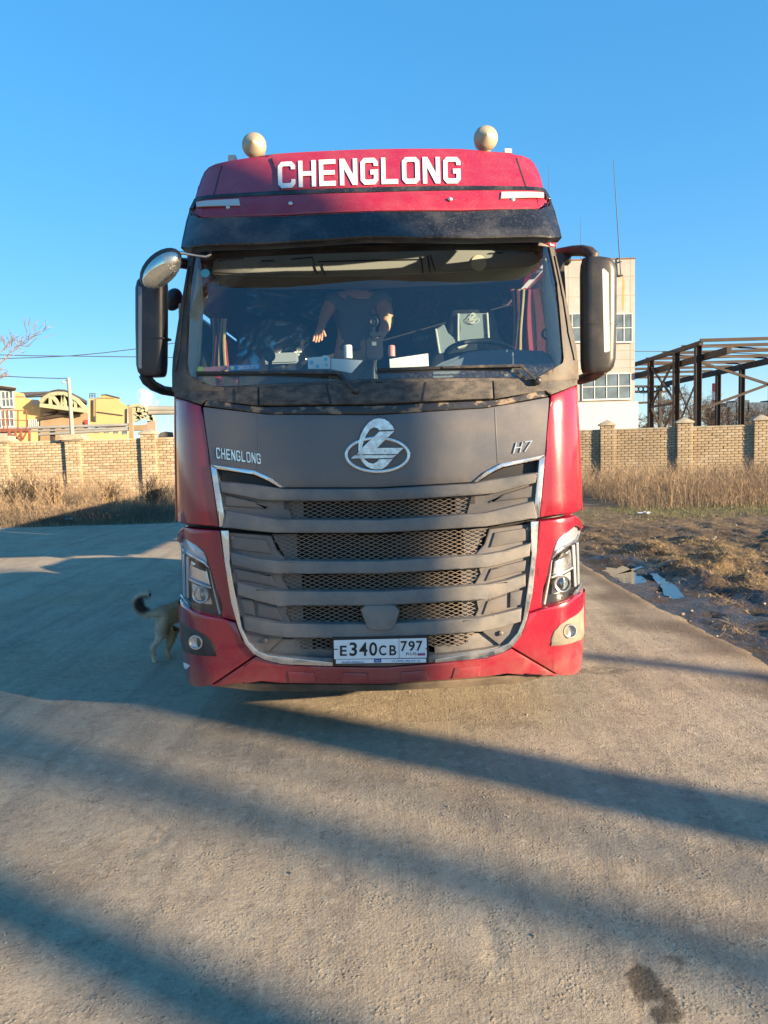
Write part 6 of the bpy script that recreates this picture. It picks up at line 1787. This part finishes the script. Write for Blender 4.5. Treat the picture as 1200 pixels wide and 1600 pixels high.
# ------------------------------------------------------------------ works yard at the left
def prism_px(name, pts, Y, depth, m, parent, bevel=0):
    q = [P(*p, Y) for p in pts]; sl = sum(v.x for v in q) / len(q) / Y
    return MB().prism(q, (sl * 1.04 * depth, depth, 0)).build(name, m, parent, bevel=bevel, smooth=False)
def crop3(pts): return [(a / 8.571, 580 + b / 8.571) for a, b in pts]
def crop4(pts): return [(130 + a / 8.276, 580 + b / 8.276) for a, b in pts]
YY = 66
ann = empty('grey_annex', P(5, 690, 58), 'grey panelled annex with dark windows at the far left edge', 'building')
prism_px('wall', [(-40, 598), (24, 604.5), (24, 700), (-40, 700)], 58, 9, M['concrete'], ann)
prism_px('roof_slab', [(-42, 597), (-42, 601), (25, 609), (25, 606)], 57.6, 9.6, M['rust'], ann)
for px0, px1, py0, py1 in ((4, 20, 611, 636), (-14, 0, 609, 634), (3, 21, 641, 667)):
    window(px0, px1, py0, py1, 3, 2, 58, ann)
yh = empty('yellow_hall', P(45, 690, YY), 'yellow rendered hall with stepped gable and small barred window at far left', 'building')
prism_px('gable_wall', crop3([(170, 268), (325, 300), (328, 345), (430, 380), (432, 440), (560, 465), (575, 960), (170, 960)]), YY, .6, M['yellow'], yh)
prism_px('gable_panel', crop3([(432, 378), (545, 388), (548, 462), (560, 462), (432, 440)]), YY - .02, .3, M['concrete'], yh)
w = prism_px('window_opening', crop3([(385, 650), (512, 650), (512, 745), (385, 745)]), YY - .03, .05, M['pane'], yh)
for k in range(6): MB().bar(P(45.2 + k * 2.9, 655, YY - .08), P(45.2 + k * 2.9, 667, YY - .08), .07).build('window_bar', M['frame_white'], w, smooth=False)
prism_px('door_panel', crop3([(395, 850), (560, 850), (560, 960), (395, 960)]), YY - .03, .05, M['yellow_pale'], yh)
hall = empty('vaulted_hall', P(100, 690, YY + 2), 'long hall with dark curved roof on a pale green arched truss', 'building')
Yh = YY - 1.0
arch = []
for k in range(21):
    u = k / 20; arch.append((550 + 620 * u, 415 - 115 * math.sin(math.pi * min(1, u * 1.0)) ** .9 + 0 * u + (115 * 0) + 90 * u))
outer = [(545, 400), (600, 345), (680, 300), (780, 278), (870, 285), (960, 325), (1060, 375), (1170, 435)]
rp = [P(*p, Yh) for p in crop3(outer)]
deep = [v + Vector((-17.5, 40, .0)) for v in rp]
thk = [v + Vector((0, 0, .25)) for v in rp]; thd = [v + Vector((0, 0, .25)) for v in deep]
n = len(rp)
MB().add(rp + deep + thk + thd, [(i, i + 1, n + i + 1, n + i) for i in range(n - 1)] + [(2 * n + i, 2 * n + i + 1, 3 * n + i + 1, 3 * n + i) for i in range(n - 1)] + [(i, i + 1, 2 * n + i + 1, 2 * n + i) for i in range(n - 1)]).build('vault_roof', M['roofing'], hall, ang=R(60))
prism_px('side_roof', crop3([(200, 285), (680, 268), (690, 290), (560, 335), (345, 345), (330, 300)]), Yh + 3, 1.0, M['roofing'], hall)
def tr(name, a, b, w=.38, m=None): return MB().bar(P(*crop3([a])[0], Yh), P(*crop3([b])[0], Yh), w, .3).build(name, m or M['truss'], truss, smooth=False)
truss = MB().bar(P(*crop3([(545, 455)])[0], Yh), P(*crop3([(1180, 535)])[0], Yh), .42, .34).build('truss', M['truss'], hall, smooth=False)
ch_pts = [(545, 410), (610, 355), (690, 312), (780, 297), (870, 300), (950, 335), (1040, 385), (1165, 520)]
for a, b in zip(ch_pts, ch_pts[1:]): tr('arch_chord', a, b, .4)
for a, b in (((678, 330), (678, 465)), ((700, 335), (815, 470)), ((850, 320), (830, 490)), ((850, 320), (885, 490)), ((1018, 385), (1015, 510)), ((1010, 385), (935, 450)), ((1030, 395), (1150, 510))): tr('truss_web', a, b, .22)
prism_px('back_wall', crop3([(540, 470), (1180, 470), (1180, 960), (540, 960)]), Yh + .8, .4, M['brown_wall'], hall)
prism_px('dark_gable', crop3([(560, 400), (680, 320), (870, 310), (1000, 370), (1120, 440), (1000, 440), (820, 420), (640, 425), (560, 470)]), Yh + .6, .4, M['roofing'], hall)
for a, b in (((575, 590), (760, 545)), ((575, 630), (1120, 545))): MB().bar(P(*crop3([a])[0], Yh + .6), P(*crop3([b])[0], Yh + .6), .22).build('roof_tie', M['rust'], hall, smooth=False)
yb = empty('yellow_block', P(170, 690, YY), 'yellow rendered block with stepped parapet and rooftop rail cage', 'building')
prism_px('wall', crop4([(75, 350), (165, 352), (165, 338), (225, 340), (232, 303), (300, 300), (470, 345), (475, 388), (530, 425), (590, 460), (565, 700), (80, 700)]), YY, 5, M['yellow'], yb)
prism_px('parapet', crop4([(228, 303), (300, 297), (475, 342), (475, 350), (300, 306), (228, 310)]), YY - .1, .4, M['rust'], yb)
prism_px('white_pier', crop4([(572, 480), (595, 480), (595, 720), (572, 720)]), YY - .2, .5, M['frame_white'], yb)
for a in (85, 115, 152): MB().bar(P(*crop4([(a, 350)])[0], YY + .2), P(*crop4([(a, 288)])[0], YY + .2), .06).build('cage_post', M['wire'], yb, smooth=False)
for b in (290, 318): MB().bar(P(*crop4([(85, b)])[0], YY + .2), P(*crop4([(155, b)])[0], YY + .2), .06).build('cage_rail', M['wire'], yb, smooth=False)
for a in (140, 158): MB().bar(P(*crop4([(a, 360)])[0], YY - .2), P(*crop4([(a, 640)])[0], YY - .2), .05).build('ladder_rail', M['wire'], yb, smooth=False)
prism_px('wall_hatch', crop4([(136, 585), (165, 580), (165, 655), (140, 655)]), YY - .06, .1, M['rust'], yb)
MB().bar(P(*crop4([(180, 525)])[0], YY - .1), P(*crop4([(520, 570)])[0], YY - .1), .06).build('wall_cable', M['wire'], yb, smooth=False)
low = empty('low_yellow_shed', P(170, 690, 60), 'low pale yellow shed with four small windows over the left brick wall', 'shed')
prism_px('wall', crop4([(20, 765), (110, 750), (610, 742), (615, 900), (0, 920)]), 60, 4, M['yellow_pale'], low)
for a, b, c, d in ((150, 758, 222, 795), (278, 758, 348, 800), (400, 752, 464, 805), (512, 750, 578, 815)):
    f = prism_px('window', crop4([(a, b), (c, b), (c, d), (a, d)]), 59.95, .06, M['frame_white'], low); prism_px('pane', crop4([(a + 6, b + 6), (c - 6, b + 6), (c - 6, d - 6), (a + 6, d - 6)]), 59.93, .03, M['pane'], f)
rack = empty('pipe_rack', P(120, 690, 56), 'grey pipe rack running level past the yellow buildings above the wall', 'pipe rack')
Yk = 56
for p0, p1, w in (((-30, 671), (205, 663.5), .22), ((-30, 676), (205, 668.5), .16), ((60, 679), (205, 671), .2)): MB().tube([P(*p0, Yk), P(*p1, Yk)], w / 2, 10).build('rack_pipe', M['pipe'], rack)
for k in range(12):
    px = 8 + k * 17.5; yb_ = 676.2 - (px + 30) * .032
    MB().bar(P(px, yb_, Yk + .3), P(px + 7, yb_ - 5.5, Yk + .3), .12).build('rack_brace', M['pipe'], rack, smooth=False)
for px in (82, 205.5): MB().bar(P(px, 668, Yk + .3), P(px + .5, 705, Yk + .3), .28).build('rack_leg', M['rust'], rack, smooth=False)
MB().bar(P(203.5, 636, Yk), P(207, 705, Yk), .3, .25).build('rack_tower', M['brown_wall'], rack, smooth=False)
far = empty('far_vaulted_shed', P(225, 690, 110), 'small far shed with arched truss gable beside the red truck mirror', 'shed')
Yf = 110
av = crop4([(560, 445), (600, 438), (640, 432), (720, 432), (790, 458), (850, 500)])
rp = [P(*p, Yf) for p in av]; dp = [v + Vector((-10, 30, 0)) for v in rp]; n = len(rp)
MB().add(rp + dp, [(i, i + 1, n + i + 1, n + i) for i in range(n - 1)]).build('vault_roof', M['roofing'], far)
for a, b in (((600, 470), (640, 448)), ((640, 448), (720, 440)), ((720, 440), (790, 466)), ((790, 466), (910, 610)), ((620, 540), (900, 560)), ((620, 590), (915, 620)), ((650, 470), (650, 585)), ((735, 450), (735, 590)), ((800, 480), (700, 590)), ((700, 520), (790, 600)), ((840, 520), (900, 640)), ((660, 645), (740, 600))):
    MB().bar(P(*crop4([a])[0], Yf), P(*crop4([b])[0], Yf), .7, .4).build('truss_member', M['truss'], far, smooth=False)
prism_px('brick_pier', crop4([(825, 645), (935, 640), (935, 760), (825, 760)]), Yf, 4, mat('pinkish_brick', (.40, .24, .17), .9, var=.15), far)
prism_px('dark_infill', crop4([(640, 480), (800, 480), (860, 540), (640, 580)]), Yf + 8, .3, M['roofing'], far)
prism_px('low_wall', crop4([(650, 700), (830, 690), (830, 760), (650, 770)]), Yf + 10, 2, M['brown_wall'], far)
ovp = empty('overhead_pipe', P(260, 690, 70), 'pale overhead pipe bridge running into the red truck at left', 'pipe bridge')
for p0, p1, w in (((232, 638.5), (300, 639.5), .55), ((232, 645), (300, 643.5), .45)): MB().tube([P(*p0, 70), P(*p1, 70)], w / 2, 10).build('bridge_pipe', M['pipe'], ovp)
for px in (243, 253, 266, 290): MB().bar(P(px, 639, 70), P(px, 646, 70), .25).build('bridge_hanger', M['pipe'], ovp, smooth=False)
MB().bar(P(296, 640, 70), P(296, 700, 70), .5).build('bridge_leg', M['pipe'], ovp, smooth=False)
stp = empty('stair_platform', P(25, 700, 45), 'red-brown steel stair platform with railings over the wall at far left', 'platform')
Ys = 45
prism_px('deck', crop3([(0, 770), (400, 765), (400, 805), (0, 815)]), Ys, 2.2, M['rust_red'], stp)
for a, t_ in ((50, 520), (100, 515), (240, 525), (355, 535)): MB().bar(P(*crop3([(a, 770)])[0], Ys), P(*crop3([(a, t_)])[0], Ys), .06).build('rail_post', M['rust_red'], stp, smooth=False)
for b in (518, 650): MB().bar(P(*crop3([(-20, b)])[0], Ys), P(*crop3([(360, b + 10)])[0], Ys), .05).build('handrail', M['rust_red'], stp, smooth=False)
for a in (120, 205, 280, 395): MB().bar(P(*crop3([(a, 805)])[0], Ys), P(*crop3([(a, 1060)])[0], Ys), .12).build('platform_leg', M['rust_red'], stp, smooth=False)
for a, b in (((120, 830), (280, 930)), ((280, 830), (205, 930)), ((350, 820), (300, 920))): MB().bar(P(*crop3([a])[0], Ys), P(*crop3([b])[0], Ys), .08).build('leg_brace', M['rust_red'], stp, smooth=False)
rv = empty('red_valve_box', P(134, 672, 57), 'small dark red valve box beside the yellow block', 'box')
prism_px('box_body', crop3([(1115, 655), (1175, 650), (1180, 715), (1140, 720)]), 57, .5, mat('dark_red_paint', (.30, .05, .04), .7, var=.2), rv)
prism_px('box_foot', crop3([(1100, 680), (1115, 675), (1150, 720), (1180, 715), (1180, 760), (1120, 760)]), 57.05, .4, M['rust'], rv)
lp = empty('lamp_post', P(111, 700, 30), 'grey concrete lamp post with small white lamp above the left wall', 'lamp post')
MB().tube([Vector((P(113, 700, 30).x, 30, -.2)), P(112.3, 670, 30), P(109.5, 625, 30), P(106.8, 590.5, 30)], [.10, .085, .075, .065], 10).build('post', M['post'], lp)
MB().ell(P(99.5, 597, 30), (.07, .10, .045), None, 12, 6).build('lamp_head', M['frame_white'], lp, ang=R(60))
MB().tube([P(107, 594, 30), P(103, 595, 30), P(101, 596, 30)], .015, 6).build('lamp_arm', M['wire'], lp)
def wire(name, pts, Y, r, label, sag=0):
    pts = [P(*p, Y) if len(p) == 2 else P(p[0], p[1], p[2]) for p in pts]
    return tag(MB().tube(pts, r, 5).build(name, M['wire'], None), label, 'cable', 'overhead cables')
wire('overhead_cable', [(-60, 551), (0, 554.5), (60, 556), (110, 556.3), (160, 557), (240, 558), (330, 560)], 60, .035, 'level overhead cable crossing behind the left mirror')
wire('overhead_cable', [(-60, 562), (0, 560.5), (60, 558.5), (110, 556), (160, 551.5), (210, 545.5), (280, 535), (330, 527)], 61, .035, 'overhead cable climbing to the right behind the left mirror')
wire('overhead_cable', [(-60, 585.5), (0, 587.5), (50, 590), (90, 591.2), (106.5, 591)], 30, .018, 'overhead cable running to the top of the lamp post from the left')
wire('overhead_cable', [(985, 549), (1020, 549), (1060, 549.3), (1130, 551), (1230, 555)], 62, .03, 'thin cable from the pale building towards the steel shed')
# distant heap at the foot of the far sheds
prism_px('x', crop4([(980, 800), (1060, 780), (1160, 790), (1170, 850), (970, 850)]), 75, 3, M['roofing'], far).name = 'scrap_heap'

# ------------------------------------------------------------------ steam
m, nt, out = new_mat('steam')
pv = nd(nt, 'ShaderNodeVolumePrincipled'); pv.inputs['Color'].default_value = (1, .99, .98, 1); pv.inputs['Anisotropy'].default_value = .2
tc = nd(nt, 'ShaderNodeTexCoord')
dn = noise_ramp(nt, tc.outputs['Object'], .55, .40, .62, 5, .6)
mm = nd(nt, 'ShaderNodeMath', operation='MULTIPLY'); nt.links.new(dn, mm.inputs[0]); mm.inputs[1].default_value = 0.7
nt.links.new(mm.outputs[0], pv.inputs['Density']); nt.links.new(pv.outputs[0], out.inputs['Volume'])
Yt_ = 150
mb = MB()
for px, py, r in ((231, 632, 1.0), (233, 627, 1.5), (238, 628, 1.3), (228, 621, 1.6), (224, 616, 1.3), (234, 620, 1.1)):
    mb.ell(P(px, py, Yt_), (r * 1.15, r, r), None, 14, 9)
bm = bmesh.new(); me = bpy.data.meshes.new('s'); me.from_pydata(mb.v, [], mb.f); bm.from_mesh(me)
o = link_bm('steam_plume', bm, m, None, ang=R(180)); rmod = o.modifiers.new('merge', 'REMESH'); rmod.mode = 'VOXEL'; rmod.voxel_size = .35
tag(o, kind='stuff')

# ------------------------------------------------------------------ poles and trees standing out of frame on the sunny side
S_H = SUN_H; N_H = Vector((-S_H.y, S_H.x, 0))
def off_spot(s, t): return N_H * s + S_H * t
def utility_pole(s, t, r, h, label):
    p = off_spot(s, t); p.z = -.2; root = empty('utility_pole', p, label, 'pole', 'poles along the sunny side of the yard')
    MB().tube([p, p + Vector((0, 0, h))], [r, r * .9], 14).build('post', M['post'], root)
    c = p + Vector((0, 0, h - .6)); d = N_H * 1.1
    MB().bar(c - d, c + d, .12).build('cross_arm', M['rust'], root)
    for k in (-1, 0, 1): MB().lathe(c + d * (k * .85) + Vector((0, 0, .06)), (0, 0, 1), [(0, .03), (.05, .05), (.10, .05), (.16, .02), (.17, 0)], 10).build('insulator', M['frame_white'], root)
utility_pole(3.50, 17, .25, 9.0, 'thick concrete utility pole standing nearest the yard on the sunny side')
utility_pole(3.03, 40, .07, 11.0, 'thinnest and farthest utility pole on the sunny side')
utility_pole(1.54, 23, .16, 9.0, 'slim concrete utility pole farther off on the sunny side')
utility_pole(5.70, 24, .11, 8.0, 'thin utility pole standing level with the truck on the sunny side')
p = off_spot(2.45, 42); p.z = -.2  # unseen tree, crown height and density shaped to shade the truck's left front
pop = empty('shade_poplar', p, 'bare columnar poplar with dense upright twigs on the sunny side', 'tree')
MB().tube([p, p + Vector((.05, 0, 5)), p + Vector((0, .05, 10)), p + Vector((0, 0, 14))], [.24, .22, .15, .04], 8).build('trunk', M['bark'], pop)
V = []; Fc = []
for k in range(2600):
    z = rng.uniform(10.1, 14.8); rad = .95 * min(1, (17.0 - z) / 2.4) * math.sqrt(rng.random()); a = rng.uniform(0, 6.28)
    b = p + Vector((rad * math.cos(a), rad * math.sin(a), z - .4)); d = Vector((.35 * math.cos(a), .35 * math.sin(a), 1)).normalized() * rng.uniform(.5, 1.0)
    s_ = Vector((-math.sin(a), math.cos(a), 0)) * .012; u_ = Vector((math.cos(a), math.sin(a), 0)) * .012; b0 = len(V)
    V += [b - s_, b + s_, b + d, b - u_, b + u_, b + d]; Fc += [(b0, b0 + 1, b0 + 2), (b0 + 3, b0 + 4, b0 + 5)]
fast_mesh('twigs', [tuple(v) for v in V], Fc, M['twig'], pop)
